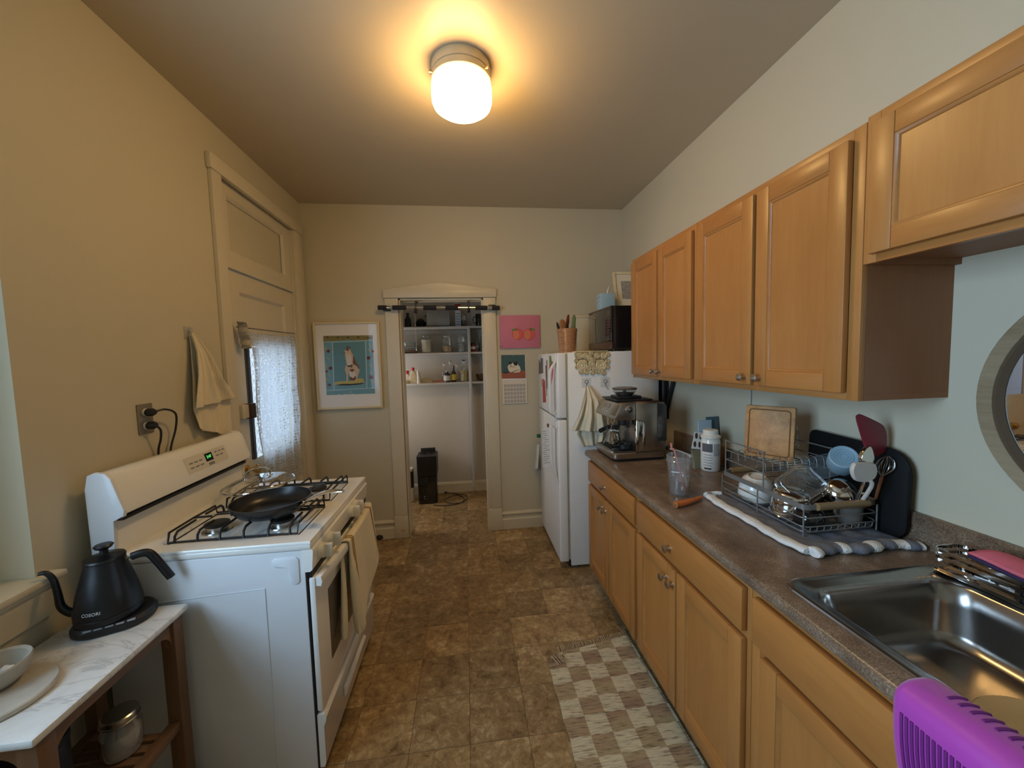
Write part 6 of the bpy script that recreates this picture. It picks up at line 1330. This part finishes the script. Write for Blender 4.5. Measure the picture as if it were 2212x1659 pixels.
RDS = flat('silicone_red', 122, 30, 44, rough=.45)
tool('red_turner', 'large dark red silicone turner standing in the rack', [(1849, 903), (1853, 896), (1862, 896), (1900, 914), (1911, 925), (1915, 942), (1914, 966), (1908, 978), (1888, 987), (1876, 984), (1870, 974), (1858, 936)], UY-.045, .007, RDS, [(1884, 985), (1880, 1010)], BLACK)
tool('steel_spoon', 'steel serving spoon with its bowl upward in the rack', [(1857, 995), (1862, 975), (1874, 963), (1880, 967), (1885, 985), (1884, 1000), (1872, 1004)], UY-.055, .012, CHROME, [(1871, 1002), (1868, 1040)], CHROME, .003)
WSP = flat('spoon_white', 196, 190, 182, rough=.4)
tool('white_ladle', 'white square-headed plastic spoon at front of the tools', [(1838, 1018), (1842, 1003), (1850, 999), (1882, 999), (1890, 1006), (1891, 1022), (1884, 1034), (1868, 1041), (1846, 1037)], UY-.075, .014, WSP, [(1874, 1036), (1882, 1052)], WSP, .006)
ws = thing('wire_whisk', 'wire balloon whisk with a copper handle in the rack', 'whisk', (UX, UY, FZ+.02)); wtop = U(1918, 988, 'y', UY-.062); wmid = U(1905, 1030, 'y', UY-.062)
for k in range(6):
    a = k*PI/6; s = Vector((math.cos(a), math.sin(a), 0))*.022; axw = (wtop-wmid)
    part(MB().tube(smooth_path([wmid, wmid+axw*.45+s, wmid+axw*.85+s*.8, wmid+axw*1.05, wmid+axw*.85-s*.8, wmid+axw*.45-s, wmid], 4), .0009, 5), 'loop', STEEL, ws)
part(MB().tube([wmid, U(1892, 1076, 'y', UY-.030), (UX+.004, UY-.004, FZ+.016)], .0045, 8), 'handle', flat('copper', 150, 96, 66, rough=.3), ws)
# ---- black board leaning on the wall
bb = thing('black_board', 'large black cutting board leaning on wall behind the rack', 'cutting board', (1.40, 1.22, CT))
P2 = []
for sy, sz, r_, a0 in ((1, 1, .03, 0), (-1, 1, .085, 90), (-1, -1, .06, 180), (1, -1, .03, 270)):
    pass
ya, yb_, za, zb_ = 1.030, 1.395, CT+.002, 1.222
def cnr(cy_, cz_, r_, a0): return [(cy_+r_*math.cos(math.radians(a0+15*i)), cz_+r_*math.sin(math.radians(a0+15*i))) for i in range(7)]
P2 = cnr(yb_-.02, zb_-.02, .02, 0) + cnr(ya+.075, zb_-.085, .075, 90) + cnr(ya+.05, za+.05, .05, 180) + cnr(yb_-.03, za+.03, .03, 270)
m = MB().prism(P2, 'x', 1.3935, 1.4035, .003)
for v_ in m.bm.verts: v_.co.x += (v_.co.z-za)*.045 - .006*0 if v_.co.z < 1.03 else (v_.co.z-za)*.045
m.xf(Matrix.Translation((-.008, 0, 0)))
part(m, 'board', mat('black_board_plastic', (.004, .004, .004), .6, var=.1, spec=.25), bb, smooth=40)

# ================================================================== RUG
def rug_mat():
    m, nt, b = _new('woven_checks'); b.inputs['Roughness'].default_value = .95; b.inputs['Sheen Weight'].default_value = .2
    co = _coords(nt); mp = nt.nodes.new('ShaderNodeMapping'); mp.inputs['Scale'].default_value = (1/.0935, 1/.086, 0); mp.inputs['Location'].default_value = (.02, .0, .5); nt.links.new(co, mp.inputs[0])
    ck_ = nt.nodes.new('ShaderNodeTexChecker'); ck_.inputs['Scale'].default_value = 1; nt.links.new(mp.outputs[0], ck_.inputs['Vector'])
    r1 = nt.nodes.new('ShaderNodeMapping'); r1.inputs['Scale'].default_value = (.8, 9, 1); nt.links.new(co, r1.inputs[0]); rown = _noise(nt, r1.outputs[0], 1.3, 3, .6)
    r2 = nt.nodes.new('ShaderNodeMapping'); r2.inputs['Scale'].default_value = (9, 170, 1); nt.links.new(co, r2.inputs[0]); fine = _noise(nt, r2.outputs[0], 1, 3, .7)
    tan = _ramp(nt, rown, [(.35, srgb(180, 160, 116)), (.50, srgb(178, 150, 112)), (.62, srgb(160, 128, 96))]); crm = _ramp(nt, rown, [(.3, srgb(222, 206, 168)), (.7, srgb(210, 196, 162))])
    mx = nt.nodes.new('ShaderNodeMix'); mx.data_type = 'RGBA'; nt.links.new(ck_.outputs['Fac'], mx.inputs[0]); nt.links.new(crm, mx.inputs[6]); nt.links.new(tan, mx.inputs[7])
    fr_ = _ramp(nt, fine, [(.38, (.34, .27, .21)), (.47, (.85,)*3), (.7, (1.06,)*3)])
    ml = nt.nodes.new('ShaderNodeMix'); ml.data_type = 'RGBA'; ml.blend_type = 'MULTIPLY'; ml.inputs[0].default_value = .8; nt.links.new(mx.outputs[2], ml.inputs[6]); nt.links.new(fr_, ml.inputs[7]); nt.links.new(ml.outputs[2], b.inputs['Base Color'])
    _bump(nt, b, fine, .5, .004); return m
rg_ = thing('woven_rug', 'woven cotton rug with tan and cream checks and fringe', 'rug', (.356, 1.832, .0015), math.radians(.6))
RW, RL = .478, 1.05
def rugf(u, v):
    x_, y_ = RW*u, -RL*v; z_ = .006 + .0020*math.sin(y_*2*PI/.011) + .0004*math.sin(x_*2*PI/.006+y_*400)
    cu2 = max(0, 1-(math.hypot(x_/.075, y_/.055))); z_ += .020*cu2**1.3; 
    return (x_ + .0025*math.sin(y_*40)*(1-u) + .035*cu2, y_ + .16*x_ - .02*cu2, z_)
part(MB().grid(rugf, 40, 480), 'weave', rug_mat(), rg_, local=True, smooth=60)
part(MB().box(.004, RW-.004, -RL+.09, -.06, .0005, .003), 'underside', flat('rug_under', 150, 132, 100), rg_, local=True)
FRN = flat('fringe_cotton', 196, 178, 146, rough=.95); random.seed(3); fr = MB()
for k in range(52):
    x_ = RW*(k+.5)/52; l_ = .030+.016*random.random(); d_ = (random.random()-.5)*.022
    if k < 7: fr.tube(smooth_path([(x_+.02, -.035, .014), (x_+.02+d_, -.030+.01*random.random(), .026), (x_+.045+d_, -.055-.02*random.random(), .013)], 3), .0014, 5)
    else: fr.tube(smooth_path([(x_, -.002+.16*x_, .004), (x_+d_*.4, l_*.5+.16*x_, .009+.004*random.random()), (x_+d_, l_+.16*x_, .003)], 3), .0014, 5)
part(fr, 'fringe', FRN, rg_, local=True, kind='stuff')
